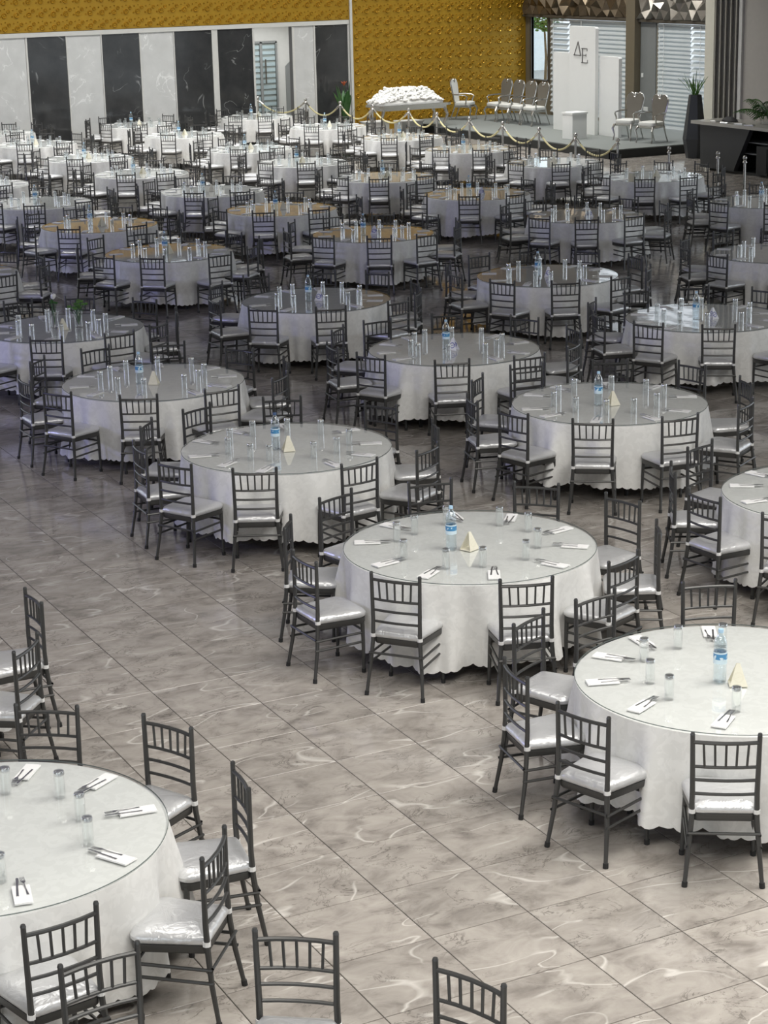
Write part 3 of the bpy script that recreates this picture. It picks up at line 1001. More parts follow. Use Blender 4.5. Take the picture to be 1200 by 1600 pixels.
TABLES = [
    ('front', 1, 2.46, 5.97, [(26, 1.39, -3), (60, 1.51, -5), (93, 1.55, 2), (129, 1.38, -1), (168, 1.39, -4), (200, 1.40, -2), (237, 1.41, -0), (277, 1.38, 1), (309, 1.39, 4), (347, 1.39, 2)]),
    ('front', 2, 2.37, 9.32, [(25, 1.39, 1), (58, 1.39, -2), (91, 1.40, 1), (127, 1.35, 4), (163, 1.39, 4), (200, 1.41, -1), (236, 1.38, 4), (269, 1.36, 9), (311, 1.34, 9), (346, 1.36, 4)]),
    ('front', 3, 2.30, 12.52, [(0, 1.37, 0), (38, 1.36, -4), (69, 1.41, -1), (107, 1.37, 0), (141, 1.37, 1), (178, 1.40, 2), (215, 1.40, 5), (249, 1.36, 4), (286, 1.40, 1), (319, 1.37, 0)]),
    ('nearest', 1, 7.06, 9.20, [(59, 1.40, 10), (94, 1.37, 8), (121, 1.40, -4), (161, 1.35, 10), (195, 1.35, 4), (232, 1.33, 6), (271, 1.36, 3), (307, 1.37, -4), (346, 1.41, -4), (23, 1.37, -3)]),
    ('nearest', 2, 7.05, 12.42, [(2, 1.42, 10), (36, 1.32, 10), (74, 1.36, 6), (109, 1.43, 1), (144, 1.40, 4), (182, 1.40, 0), (217, 1.31, 2), (257, 1.36, -7), (294, 1.36, -2), (327, 1.41, 1)]),
    ('nearest', 3, 7.14, 15.94, [(23, 1.35, 6), (67, 1.41, -0), (103, 1.41, 10), (134, 1.40, 9), (171, 1.35, 6), (202, 1.39, 6), (234, 1.35, 9), (273, 1.35, 5), (304, 1.45, -3), (339, 1.37, 0)]),
    ('nearest', 4, 7.13, 19.29, [(22, 1.30, 10), (62, 1.36, 10), (96, 1.41, 8), (129, 1.44, 9), (171, 1.35, 10), (204, 1.35, 6), (243, 1.34, 1), (280, 1.34, -10), (312, 1.46, 0), (342, 1.41, 0)]),
    ('nearest', 5, 7.32, 22.80, [(23, 1.35, 10), (63, 1.38, 0), (96, 1.39, -5), (136, 1.37, 4), (174, 1.38, 5), (206, 1.35, 1), (243, 1.36, -4), (278, 1.43, -3), (306, 1.36, -1), (340, 1.36, 0)]),
    ('nearest', 6, 7.28, 27.74, [(1, 1.36, -5), (38, 1.37, 5), (74, 1.37, -0), (108, 1.39, 1), (144, 1.39, 4), (180, 1.38, 2), (214, 1.37, 5), (252, 1.38, -5), (287, 1.38, -5), (325, 1.39, -4)]),
    ('second', 1, 10.38, 12.14, [(105, 1.46, 4), (140, 1.36, 10), (176, 1.30, 10), (213, 1.38, 2), (247, 1.39, 2), (282, 1.35, 2), (323, 1.37, -0), (357, 1.37, -1), (32, 1.37, 1), (68, 1.37, 3)]),
    ('second', 2, 10.60, 15.86, [(20, 1.43, -8), (56, 1.33, 10), (94, 1.41, -10), (127, 1.41, 6), (166, 1.40, 0), (196, 1.38, 0), (230, 1.37, 5), (265, 1.35, -3), (301, 1.42, 0), (341, 1.39, 0)]),
    ('second', 3, 10.64, 19.06, [(23, 1.36, 8), (64, 1.39, 9), (101, 1.39, -8), (128, 1.45, 5), (169, 1.41, 4), (199, 1.34, 10), (240, 1.37, 10), (276, 1.40, -10), (307, 1.43, 0), (345, 1.41, 8)]),
    ('second', 4, 10.72, 22.83, [(30, 1.46, 0), (61, 1.38, 2), (98, 1.46, -10), (131, 1.43, 0), (180, 1.41, 0), (218, 1.45, 10), (252, 1.41, 1), (289, 1.46, 0), (317, 1.36, 3), (348, 1.33, 0)]),
    ('second', 5, 10.64, 27.81, [(119, 1.46, 0), (161, 1.36, -1), (206, 1.39, 10), (238, 1.30, -10), (279, 1.46, -3), (314, 1.36, -2), (345, 1.40, -1), (21, 1.36, -2), (53, 1.40, -0), (84, 1.36, 0)]),
    ('second', 6, 10.82, 31.43, [(229, 1.32, 5), (278, 1.30, 1), (311, 1.40, 3), (345, 1.37, 3), (23, 1.40, -2), (54, 1.37, 3), (89, 1.37, -1), (125, 1.37, 4), (158, 1.35, 4), (197, 1.41, -1)]),
    ('second', 7, 10.93, 35.03, [(3, 1.41, -3), (37, 1.40, 2), (72, 1.37, -2), (106, 1.35, 1), (143, 1.40, -5), (182, 1.39, 4), (218, 1.40, 1), (249, 1.39, -3), (287, 1.39, 0), (323, 1.41, 1)]),
    ('second', 8, 10.85, 38.50, [(19, 1.37, 4), (56, 1.40, -1), (90, 1.38, 3), (126, 1.40, 4), (166, 1.40, -5), (201, 1.40, -5), (235, 1.37, 0), (272, 1.38, 3), (305, 1.35, -4), (342, 1.35, 5)]),
    ('third', 1, 14.09, 19.03, [(204, 1.32, 6), (240, 1.30, -4), (278, 1.36, 0), (311, 1.37, -1), (349, 1.39, -1), (22, 1.37, -4), (60, 1.39, -1), (93, 1.36, -1), (133, 1.40, -1), (170, 1.39, -1)]),
    ('third', 2, 14.18, 22.76, [(103, 1.36, -6), (139, 1.38, 2), (177, 1.39, -0), (214, 1.43, -5), (248, 1.38, 1), (282, 1.38, 2), (317, 1.38, -1), (358, 1.41, -1), (34, 1.40, -2), (67, 1.36, 3)]),
    ('third', 3, 14.07, 27.77, [(129, 1.43, 10), (170, 1.40, 3), (209, 1.36, 10), (247, 1.34, -6), (278, 1.43, -4), (314, 1.39, 1), (346, 1.39, -5), (21, 1.40, -5), (56, 1.36, 4), (92, 1.35, 3)]),
    ('third', 4, 14.15, 31.45, [(233, 1.35, 10), (275, 1.31, -10), (308, 1.40, 2), (348, 1.41, 1), (23, 1.35, 3), (56, 1.39, -4), (93, 1.41, -4), (126, 1.38, 3), (161, 1.36, -3), (198, 1.40, -1)]),
    ('third', 5, 14.21, 34.72, [(233, 1.30, -1), (269, 1.40, -10), (304, 1.37, -1), (341, 1.35, 0), (20, 1.37, 2), (51, 1.39, 3), (90, 1.38, -0), (126, 1.40, -4), (159, 1.39, 4), (197, 1.38, 2)]),
    ('third', 6, 14.20, 38.45, [(236, 1.30, 10), (270, 1.37, -3), (309, 1.37, -3), (345, 1.41, -2), (21, 1.37, 4), (57, 1.37, -3), (89, 1.38, -1), (126, 1.37, -2), (166, 1.36, 5), (200, 1.39, -0)]),
    ('third', 7, 14.36, 42.17, [(239, 1.42, -9), (277, 1.40, 1), (311, 1.39, 4), (346, 1.39, 5), (23, 1.36, -3), (60, 1.39, 5), (97, 1.36, -3), (130, 1.36, 2), (169, 1.40, -2), (205, 1.37, -1)]),
    ('third', 8, 14.44, 46.19, [(241, 1.33, 0), (279, 1.46, -10), (316, 1.36, -4), (353, 1.37, -1), (27, 1.39, -5), (61, 1.38, -0), (96, 1.39, 5), (133, 1.38, -4), (168, 1.39, -4), (208, 1.40, -4)]),
    ('third', 9, 14.50, 49.60, [(25, 1.37, 3), (60, 1.37, 2), (95, 1.40, -2), (132, 1.41, 2), (166, 1.36, -0), (201, 1.39, 2), (238, 1.36, 1), (275, 1.36, 4), (311, 1.36, 4), (344, 1.37, 2)]),
    ('fourth', 1, 17.93, 22.54, [(19, 1.38, 1), (54, 1.37, -3), (87, 1.39, 3), (126, 1.39, -1), (161, 1.37, 4), (195, 1.38, -3), (236, 1.37, -2), (269, 1.38, 3), (305, 1.40, -4), (341, 1.36, -4)]),
    ('fourth', 2, 17.92, 27.58, [(205, 1.38, 10), (238, 1.38, 7), (274, 1.30, -5), (312, 1.39, -3), (345, 1.37, 2), (25, 1.39, 1), (57, 1.37, -3), (96, 1.38, -3), (131, 1.40, -5), (170, 1.40, 4)]),
    ('fourth', 3, 17.96, 31.23, [(195, 1.46, 10), (234, 1.30, 6), (269, 1.38, 1), (306, 1.41, 2), (340, 1.40, -0), (17, 1.39, -5), (54, 1.39, -0), (88, 1.38, -3), (124, 1.35, 0), (160, 1.38, 1)]),
    ('fourth', 4, 17.89, 34.69, [(203, 1.38, 10), (237, 1.36, 6), (278, 1.30, -9), (316, 1.40, -4), (351, 1.39, -4), (24, 1.36, -4), (61, 1.41, -2), (98, 1.39, -4), (134, 1.39, 4), (169, 1.39, -2)]),
    ('fourth', 5, 17.76, 38.27, [(32, 1.41, 4), (66, 1.40, -0), (100, 1.35, -4), (136, 1.36, -0), (175, 1.38, -1), (211, 1.37, -0), (248, 1.37, -3), (284, 1.39, -1), (317, 1.38, 1), (352, 1.35, -3)]),
    ('fourth', 6, 18.03, 41.68, [(235, 1.30, -5), (273, 1.36, -0), (305, 1.36, -3), (342, 1.36, -5), (17, 1.36, -0), (52, 1.35, -1), (90, 1.39, -4), (126, 1.37, -5), (166, 1.36, -4), (199, 1.36, 1)]),
    ('fourth', 7, 18.16, 46.00, [(231, 1.30, -2), (269, 1.40, -10), (304, 1.36, -4), (342, 1.37, 3), (16, 1.41, -2), (51, 1.37, 3), (89, 1.37, -4), (125, 1.41, 1), (156, 1.35, -4), (193, 1.35, -4)]),
    ('fourth', 8, 18.29, 49.53, [(35, 1.40, -3), (73, 1.38, 3), (109, 1.41, -5), (141, 1.39, 4), (176, 1.37, 3), (212, 1.37, -2), (251, 1.41, -3), (287, 1.39, 3), (322, 1.41, -1), (357, 1.36, 3)]),
    ('fifth', 1, 21.40, 27.25, [(20, 1.37, -3), (57, 1.39, 2), (91, 1.38, -3), (129, 1.35, -0), (166, 1.39, -4), (198, 1.40, 1), (238, 1.40, -1), (274, 1.39, -2), (307, 1.35, -1), (347, 1.36, 1)]),
    ('fifth', 2, 22.01, 31.50, [(194, 1.46, 10), (229, 1.46, 10), (263, 1.39, 2), (297, 1.35, 1), (334, 1.35, -3), (13, 1.39, -5), (47, 1.41, -3), (85, 1.38, 3), (122, 1.40, 0), (156, 1.36, -4)]),
    ('fifth', 3, 21.86, 34.86, [(244, 1.46, 10), (273, 1.46, 0), (312, 1.36, -5), (349, 1.36, 4), (21, 1.38, -3), (62, 1.39, 1), (98, 1.40, -2), (134, 1.38, -4), (172, 1.39, 3), (205, 1.38, -0)]),
    ('fifth', 4, 21.87, 38.39, [(216, 1.46, 10), (251, 1.46, -10), (288, 1.35, -2), (323, 1.35, 1), (1, 1.38, 1), (36, 1.36, -1), (75, 1.37, -1), (105, 1.36, -3), (146, 1.39, 4), (183, 1.39, 4)]),
    ('fifth', 5, 22.04, 41.90, [(231, 1.46, 10), (267, 1.38, 4), (305, 1.41, -0), (341, 1.37, 5), (18, 1.37, 4), (49, 1.36, 2), (86, 1.38, 1), (120, 1.39, -2), (159, 1.37, 2), (196, 1.37, -4)]),
    ('fifth', 6, 21.95, 45.70, [(10, 1.37, -4), (45, 1.40, 2), (86, 1.41, 4), (118, 1.36, -2), (155, 1.38, 0), (190, 1.40, -2), (227, 1.40, 3), (262, 1.36, 3), (296, 1.36, 0), (335, 1.36, -4)]),
    ('fifth', 7, 21.75, 49.71, [(221, 1.35, 10), (255, 1.40, -0), (296, 1.40, 5), (326, 1.36, -5), (5, 1.37, -4), (41, 1.36, -2), (75, 1.40, -1), (112, 1.35, -1), (150, 1.39, 4), (187, 1.36, -4)]),
]


NEAR_CUT = 31.0
chairs_todo, glass_todo, napkin_todo = [], [], []
rnd = random.Random(21)
for ti, (row, idx, tx, ty, seats) in enumerate(TABLES):
    dist = math.hypot(tx, ty)
    if row == 'front':
        where = ['', 'table below the bottom edge', 'front left table', 'table beyond the left edge'][idx]
        tdesc = where
    else:
        where = '%s table of %s diagonal row' % (ORD[idx], row)
        tdesc = '%s from the right in %s diagonal row' % (ORD[idx], row)
    shown = not (row == 'front' and idx != 2)
    t = thing('round_table', 'round banquet table under a cloth, ' + tdesc, 'table', (tx, ty, 0), rnd.uniform(0, 3.1), 'round banquet tables')
    obj('tabletop', ME_TOP, t)
    for me in ME_LEGS:
        obj('leg', me, t)
    o = tag(obj('tablecloth', CLOTHS[ti % 4], None, (tx, ty, 0), rnd.uniform(0, 6.28)), 'white damask cloth with scalloped hem on ' + where, 'tablecloth', 'white round tablecloths')
    o = tag(obj('glass_top', ME_GTOP, None, (tx, ty, 0)), 'round clear glass top on ' + where, 'glass top', 'round glass table tops')
    va = math.degrees(math.atan2(ty, tx))            # twelve o'clock as seen from the camera
    # clock names, one hour each
    order = sorted(range(len(seats)), key=lambda i: (va - seats[i][0] + 15) % 360)
    hrs, last = {}, -1
    raw = [((va - seats[i][0] + 15) % 360) / 30 for i in order]
    for k, i in enumerate(order):
        h = max(last + 1, int(raw[k]))
        h = min(h, 12 - (len(order) - k))
        hrs[i] = HOURS[h]
        last = h
    for i, (a, r, dn) in enumerate(seats):
        ar = rad(a)
        cx, cy = tx + r * math.cos(ar), ty + r * math.sin(ar)
        px, py, w = project(cx, cy, 0.5)
        if -70 < px < 1270 and -70 < py < 1690:
            chairs_todo.append((w, cx, cy, ar + rad(dn) + math.pi / 2, hrs[i], where, ti))
        if not shown:
            continue
        a2 = ar + rad(rnd.uniform(-5, 5))
        rn = 0.80 + rnd.uniform(-0.03, 0.02)
        nx, ny = tx + rn * math.cos(a2), ty + rn * math.sin(a2)
        px, py, w = project(nx, ny, Z_TOP)
        if -50 < px < 1250 and -50 < py < 1650:
            napkin_todo.append((w, nx, ny, a2 + rad(rnd.uniform(-16, 16)), hrs[i], where, ti))
        a3 = ar + rad(rnd.uniform(-7, 7))
        rg = 0.555 + rnd.uniform(-0.06, 0.05)
        gx, gy = tx + rg * math.cos(a3), ty + rg * math.sin(a3)
        px, py, w = project(gx, gy, Z_TOP)
        if -50 < px < 1250 and -50 < py < 1650:
            glass_todo.append((w, gx, gy, 0.0, hrs[i], where, ti))
    if shown and row + str(idx) not in ('front2',):
        if (row, idx) not in (('fourth', 2), ('fifth', 2), ('nearest', 5), ('fifth', 3)):
            bx, by = tx - 0.17 + rnd.uniform(-0.05, 0.08), ty - 0.06 + rnd.uniform(-0.06, 0.08)
            b = thing('water_bottle', 'clear plastic water bottle with blue label on ' + where, 'bottle', (bx, by, Z_TOP), rnd.uniform(0, 6), 'table water bottles')
            obj('bottle_body', ME_BOTTLE, b)
            obj('bottle_label', ME_BLABEL, b)
            obj('bottle_cap', ME_BCAPD if (row, idx) == ('nearest', 3) else ME_BCAP, b)
        printed = (row, idx) in (('second', 3), ('second', 4), ('third', 1), ('third', 2), ('third', 3), ('fourth', 2), ('fourth', 3))
        qx, qy = tx + rnd.uniform(-0.06, 0.02), ty - 0.06 + rnd.uniform(-0.12, 0.0)
        tag(obj('napkin_tent', ME_TENTB if printed else ME_TENT, None, (qx, qy, Z_TOP), rad(-27 + rnd.uniform(-30, 60))),
            ('white triangular paper tent with blue print on ' if printed else 'cream folded triangular napkin tent on ') + where, 'napkin tent', 'triangular napkin tents')

# chairs: the 300 nearest stand as objects, the few beyond them are one mesh
chairs_todo.sort(key=lambda q: q[0])
for k, (w, x, y, rz, hr, where, ti) in enumerate(chairs_todo[:300]):
    chair("grey slatted chair with silver cushion at %s o'clock, %s" % (hr, where), 'silver cushioned banquet chairs', x, y, rz, w < NEAR_CUT)
far = MB()
for (w, x, y, rz, hr, where, ti) in chairs_todo[300:]:
    for key, mi in (('frame', 0), ('cushion', 1), ('back', 0), ('strs', 0), ('rearL', 0), ('rearR', 0), ('frontL', 0), ('frontR', 0)):
        add_mesh_copy(far, CH_FAR[key], x, y, 0, rz, mi)
if far.v:
    o = build('banquet_chair_backdrop_rows', far, [M_CHAIR, M_CUSHION], smooth=True)
    o.name = 'far_banquet_chairs'
    tag(o, 'grey chairs with silver cushions crowding the farthest tables by the marble wall', 'chair', 'silver cushioned banquet chairs', 'stuff')

glass_todo.sort(key=lambda q: q[0])
for (w, x, y, rz, hr, where, ti) in glass_todo[:300]:
    tag(obj('drinking_glass', ME_GLASS, None, (x, y, Z_TOP)), "tall clear upturned glass at %s o'clock on %s" % (hr, where), 'glass', 'upturned drinking glasses')
far = MB()
for (w, x, y, rz, hr, where, ti) in glass_todo[300:]:
    vs0 = len(far.v)
    add_mesh_copy(far, ME_GLASS, x, y, Z_TOP, 0)
if far.v:
    tag(build('far_drinking_glasses', far, M_GLASS, smooth=True), 'clear upturned glasses on the farthest tables by the marble wall', 'glass', 'upturned drinking glasses', 'stuff')

napkin_todo.sort(key=lambda q: q[0])
for k, (w, x, y, rz, hr, where, ti) in enumerate(napkin_todo[:300]):
    tag(obj('napkin', ME_NAPKIN, None, (x, y, Z_TOP), rz), "folded white napkin at %s o'clock on %s" % (hr, where), 'napkin', 'folded place napkins')
    if w < 27:
        c, s = math.cos(rz), math.sin(rz)
        for (me, nm, lx, ly, da) in ((ME_FORK, 'fork', -0.068, 0.020, 0.09), (ME_KNIFE, 'knife', -0.062, -0.018, -0.06)):
            tag(obj(nm, me, None, (x + c * lx - s * ly, y + s * lx + c * ly, Z_TOP + 0.0075), rz + da), "steel %s on the %s o'clock napkin, %s" % (nm, hr, where), nm, 'steel ' + nm + 's on napkins')
far = MB()
for (w, x, y, rz, hr, where, ti) in napkin_todo[300:]:
    add_mesh_copy(far, ME_NAPKIN, x, y, Z_TOP, rz)
if far.v:
    tag(build('far_napkins', far, M_NAPKIN), 'folded white napkins on the farthest tables by the marble wall', 'napkin', 'folded place napkins', 'stuff')

# flowers on the fifth table of the nearest row
fx, fy = 7.32, 22.80
for k, (dx, dy, h, lab, white) in enumerate(((-0.10, 0.05, 0.34, 'glass vase with a single white rose on the left table', True), (0.16, -0.08, 0.30, 'glass vase with a loose green bouquet on the left table', False))):
    v = thing('flower_vase', lab, 'vase', (fx + dx, fy + dy, Z_TOP))
    build('vase', MB().lathe([(0.045, 0.0), (0.05, 0.02), (0.045, 0.12), (0.055, 0.20)], 14, cap1=False), M_GLASS, v, smooth=True)
    r2 = random.Random(k)
    st, lf = MB(), MB()
    for q in range(5 if white else 14):
        a, e = r2.uniform(0, 6.28), r2.uniform(0.02, 0.05 if white else 0.13)
        tip = (e * math.cos(a), e * math.sin(a), h * r2.uniform(0.8, 1.05))
        st.tube([(0, 0, 0.03), (tip[0] * 0.4, tip[1] * 0.4, h * 0.5), tip], 0.003, 4)
        lf.blob(tip, 0.03 if not white else 0.025, sz=0.6)
    build('stem', st, M_LEAF, v)
    build('foliage', lf, M_LEAF2 if not white else M_LEAF, v)
    if white:
        rs = MB()
        for q in range(9):
            a = q * 2.4
            rs.blob((0.018 * math.cos(a) * (q / 9), 0.018 * math.sin(a) * (q / 9), h + 0.03 + 0.003 * q), 0.026)
        build('bloom', rs, M_PETAL, v)

# ------------------------------------------------------------------ rope barrier
POSTS = [(23.06, 52.6), (23.84, 51.05), (24.11, 49.40), (24.22, 47.66), (24.39, 45.94), (24.31, 44.28), (24.27, 42.55), (24.20, 40.84), (24.06, 38.98), (23.89, 37.18), (23.98, 35.66), (23.83, 33.56), (23.98, 32.11), (23.87, 31.10)]
NTH = ['first', 'second', 'third', 'fourth', 'fifth', 'sixth', 'seventh', 'eighth', 'ninth', 'tenth', 'eleventh', 'twelfth', 'thirteenth', 'fourteenth']
s_base = MB().lathe([(0.16, 0.0), (0.16, 0.012), (0.12, 0.03), (0.03, 0.045)], 20).mesh('base_plate', M_CHROME, True)
s_pole = MB().lathe([(0.026, 0.04), (0.026, 0.93)], 12).mesh('pole', M_CHROME, True)
s_coll = MB().lathe([(0.03, 0.90), (0.05, 0.915), (0.05, 0.925), (0.028, 0.95), (0.022, 0.965)], 14).mesh('collar', M_CHROME, True)
s_ball = MB().lathe([(0.012, 0.958), (0.034, 0.972), (0.046, 0.996), (0.046, 1.010), (0.034, 1.036), (0.012, 1.050)], 14).mesh('ball_finial', M_CHROME, True)
for i, (x, y) in enumerate(POSTS):
    t = thing('rope_stanchion', 'silver ball topped stanchion, %s from the left along the rope barrier' % NTH[i], 'stanchion', (x, y, 0), 0, 'stanchions along the stage')
    for nm, me in (('base_plate', s_base), ('pole', s_pole), ('collar', s_coll), ('ball_finial', s_ball)):
        obj(nm, me, t)
for i in range(10):
    (x0, y0), (x1, y1) = POSTS[i], POSTS[i + 1]
    mb = MB()
    pts = []
    for k in range(13):
        q = k / 12
        dx, dy = x1 - x0, y1 - y0
        L = math.hypot(dx, dy)
        e = 0.055 / L
        f = e + (1 - 2 * e) * q
        pts.append((x0 + dx * f, y0 + dy * f, 0.915 - 0.30 * (1 - (2 * q - 1) ** 2)))
    mb.tube(pts, 0.021, 7)
    r = thing('barrier_rope', 'cream rope sagging between %s and %s stanchions' % (NTH[i], NTH[i + 1]), 'rope', (0, 0, 0), 0, 'barrier ropes')
    build('rope', mb, M_ROPE, r, smooth=True)
    ends = MB()
    ends.tube([pts[0], pts[1]], 0.026, 7)
    ends.tube([pts[-2], pts[-1]], 0.026, 7)
    build('end_ferrule', ends, M_CHROME, r)

# ------------------------------------------------------------------ throne chairs


def throne_meshes(panel):
    ms = {}
    ms['seat'] = MB().loft([[(x * 1.25, y * 1.2 - 0.02, z) for x, y in outline(s, 5)] for s, z in ((0.96, 0.42), (1.0, 0.45), (0.97, 0.50), (0.7, 0.525))]).mesh('seat_cushion', M_IVORY, True)
    ms['apron'] = MB().loft([[(x * 1.27, y * 1.22 - 0.02, z) for x, y in outline(s, 5)] for s, z in ((0.98, 0.36), (1.0, 0.37), (1.0, 0.42))]).mesh('seat_frame', M_CHROME, True)
    # back: shield with a scooped top, leaning back
    sh = [(-0.17, 0.52), (-0.20, 0.70), (-0.235, 0.90), (-0.245, 1.02), (-0.20, 1.11), (-0.12, 1.155), (-0.06, 1.12), (-0.045, 1.06), (0, 1.035), (0.045, 1.06), (0.06, 1.12), (0.12, 1.155), (0.20, 1.11), (0.245, 1.02), (0.235, 0.90), (0.20, 0.70), (0.17, 0.52)]
    lean = lambda z: -0.03 - 0.16 * (z - 0.45)
    ms['back'] = MB().prism(sh, lambda a, b: (a, lean(b) + 0.03, b), lambda a, b: (a, lean(b) - 0.02, b)).mesh('back_panel', panel)
    ms['frame'] = MB().tube([(a * 1.04, lean(b) + 0.005, b) for a, b in sh] + [(-0.17 * 1.04, lean(0.52) + 0.005, 0.52)], 0.021, 6).mesh('back_frame', M_CHROME, True)
    ms['crest'] = MB().lathe([(0.02, 1.06), (0.05, 1.09), (0.055, 1.12), (0.04, 1.15), (0.02, 1.16)], 10, (0, lean(1.1), 0)).mesh('crest', M_CHROME, True)
    for sx, nm in ((-1, 'L'), (1, 'R')):
        ms['arm' + nm] = MB().tube([(sx * 0.22, lean(0.72), 0.72), (sx * 0.29, 0.12, 0.72), (sx * 0.30, 0.34, 0.70), (sx * 0.28, 0.40, 0.66), (sx * 0.27, 0.36, 0.58), (sx * 0.26, 0.34, 0.44)], 0.02, 7).mesh('arm', M_CHROME, True)
        ms['f' + nm] = MB().tube([(sx * 0.25, 0.44, 0.40), (sx * 0.275, 0.50, 0.30), (sx * 0.245, 0.46, 0.14), (sx * 0.25, 0.50, 0.0)], [0.03, 0.028, 0.017, 0.02], 7).mesh('front_leg', M_CHROME, True)
        ms['r' + nm] = MB().tube([(sx * 0.20, 0.0, 0.52), (sx * 0.21, -0.02, 0.38), (sx * 0.21, -0.08, 0.2), (sx * 0.22, -0.16, 0.0)], [0.022, 0.024, 0.018, 0.018], 7).mesh('rear_leg', M_CHROME, True)
    return ms


TH_TAUPE, TH_IVORY = throne_meshes(M_THRONE), throne_meshes(M_IVORY)


def throne(label, x, y, rz, ms, group, arms=True):
    t = thing('throne_chair', label, 'chair', (x, y, 0.221), rz, group)
    obj('seat_cushion', ms['seat'], t)
    obj('seat_frame', ms['apron'], t)
    obj('back_panel', ms['back'], t)
    obj('back_frame', ms['frame'], t)
    obj('crest', ms['crest'], t)
    for s in 'LR':
        if arms:
            obj('arm', ms['arm' + s], t)
        obj('front_leg', ms['f' + s], t)
        obj('rear_leg', ms['r' + s], t)


for i, y in enumerate((49.45, 48.78, 48.12, 47.46)):
    throne('silver framed taupe throne chair, %s of four below the narrow window' % ('leftmost', 'second', 'third', 'rightmost')[i], 29.35, y, rad(90 + 4), TH_TAUPE, 'throne chairs in a row on stage')
throne('silver framed taupe throne chair beside the white boards, left of a pair', 29.0, 42.45, rad(90 + 22), TH_TAUPE, 'pair of throne chairs right of the boards')
throne('silver framed taupe throne chair before the bluish blind, right of a pair', 29.05, 41.45, rad(90 + 14), TH_TAUPE, 'pair of throne chairs right of the boards')
throne('ivory backed throne chair standing at the end of the flower table', 28.45, 50.55, rad(180 + 40), TH_IVORY, None)

# ------------------------------------------------------------------ white boards with letters


def board(name, label, y0, y1, h, x):
    mb = MB()
    o = [(y0, 0.222), (y1, 0.222), (y1, h - 0.04), (y1 - 0.04, h), (y0 + 0.04, h), (y0, h - 0.04)]
    mb.prism(o, lambda a, b: (x, a, b), lambda a, b: (x + 0.10, a, b))
    return tag(build(name, mb, M_WHITE), label, 'board', 'white backdrop boards')


BX = 28.8
board('backdrop_board', 'low white backdrop board left of the lettered board', 45.14, 46.12, 2.27, BX + 0.12)
bb = thing('backdrop_board', 'tall white backdrop board carrying two slim grey letters', 'board', (0, 0, 0), 0, 'white backdrop boards')
mb = MB().prism([(43.90, 0.222), (45.13, 0.222), (45.13, 2.93), (45.09, 2.97), (43.94, 2.97), (43.90, 2.93)], lambda a, b: (BX, a, b), lambda a, b: (BX + 0.10, a, b))
build('board_panel', mb, M_WHITE, bb)
board('backdrop_board', 'low white backdrop board right of the lettered board', 42.99, 43.89, 2.24, BX + 0.12)


def stroke(mb, y0, z0, y1, z1, w):
    d = math.hypot(y1 - y0, z1 - z0)
    ny, nz = -(z1 - z0) / d * w / 2, (y1 - y0) / d * w / 2
    mb.prism([(y0 + ny, z0 + nz), (y1 + ny, z1 + nz), (y1 - ny, z1 - nz), (y0 - ny, z0 - nz)], lambda a, b: (BX - 0.012, a, b), lambda a, b: (BX - 0.001, a, b))


da = MB()
stroke(da, 44.71, 2.58, 44.90, 2.23, 0.022)
stroke(da, 44.71, 2.58, 44.585, 2.23, 0.045)
stroke(da, 44.92, 2.235, 44.56, 2.235, 0.022)
build('letter_delta', da, M_INK, bb)
de = MB()
stroke(de, 44.50, 2.42, 44.50, 2.05, 0.04)
stroke(de, 44.55, 2.415, 44.28, 2.415, 0.02)
stroke(de, 44.50, 2.245, 44.33, 2.245, 0.02)
stroke(de, 44.55, 2.055, 44.26, 2.055, 0.02)
stroke(de, 44.28, 2.42, 44.28, 2.35, 0.018)
stroke(de, 44.26, 2.05, 44.26, 2.13, 0.018)
stroke(de, 44.33, 2.28, 44.33, 2.21, 0.018)
build('letter_e', de, M_INK, bb)

pd = thing('white_pedestal', 'white square pedestal standing before the lettered board', 'pedestal', (27.95, 43.55, 0.221), rad(8))
build('pedestal_body', MB().box(-0.24, 0.24, -0.20, 0.20, 0, 0.62), M_WHITE, pd)
build('pedestal_top', MB().box(-0.26, 0.26, -0.22, 0.22, 0.621, 0.67), M_WHITE, pd)

# ------------------------------------------------------------------ flower table left of the stage
ft = thing('flower_table', 'long mirrored table with curved silver legs before the gold wall', 'table', (26.2, 49.35, 0))
build('table_top', MB().loft([[(x, y, z) for x, y in ((-1.12, -0.42), (-1.0, -0.46), (1.0, -0.46), (1.12, -0.42), (1.12, 0.42), (1.0, 0.46), (-1.0, 0.46), (-1.12, 0.42))] for z in (0.80, 0.87)]), M_CHROME, ft)
build('apron', MB().box(-1.0, 1.0, -0.38, 0.38, 0.72, 0.799), M_CHROME, ft)
for sx in (-1, 1):
    for sy in (-1, 1):
        build('leg', MB().tube([(sx * 0.95, sy * 0.34, 0.74), (sx * 1.03, sy * 0.38, 0.55), (sx * 0.92, sy * 0.34, 0.25), (sx * 1.02, sy * 0.38, 0.0)], [0.05, 0.045, 0.03, 0.04], 8), M_CHROME, ft, smooth=True)
fl = MB()
r3 = random.Random(8)
for k in range(900):
    x = r3.uniform(-0.98, 0.98)
    y = r3.uniform(-0.40, 0.40)
    edge = min(1.0, (0.98 - abs(x)) / 0.42) * min(1.0, (0.42 - abs(y)) / 0.25)
    top = 0.05 + 0.36 * max(0.0, edge) ** 0.7
    fl.blob((x, y, 0.90 + top * r3.uniform(0.72, 1.0)), r3.uniform(0.035, 0.06), sz=0.8)
fl.loft([[(x * s, y * s, z) for x, y in ((-0.98, -0.40), (0.98, -0.40), (0.98, 0.40), (-0.98, 0.40))] for s, z in ((1.0, 0.872), (1.0, 0.92), (0.62, 1.18))])
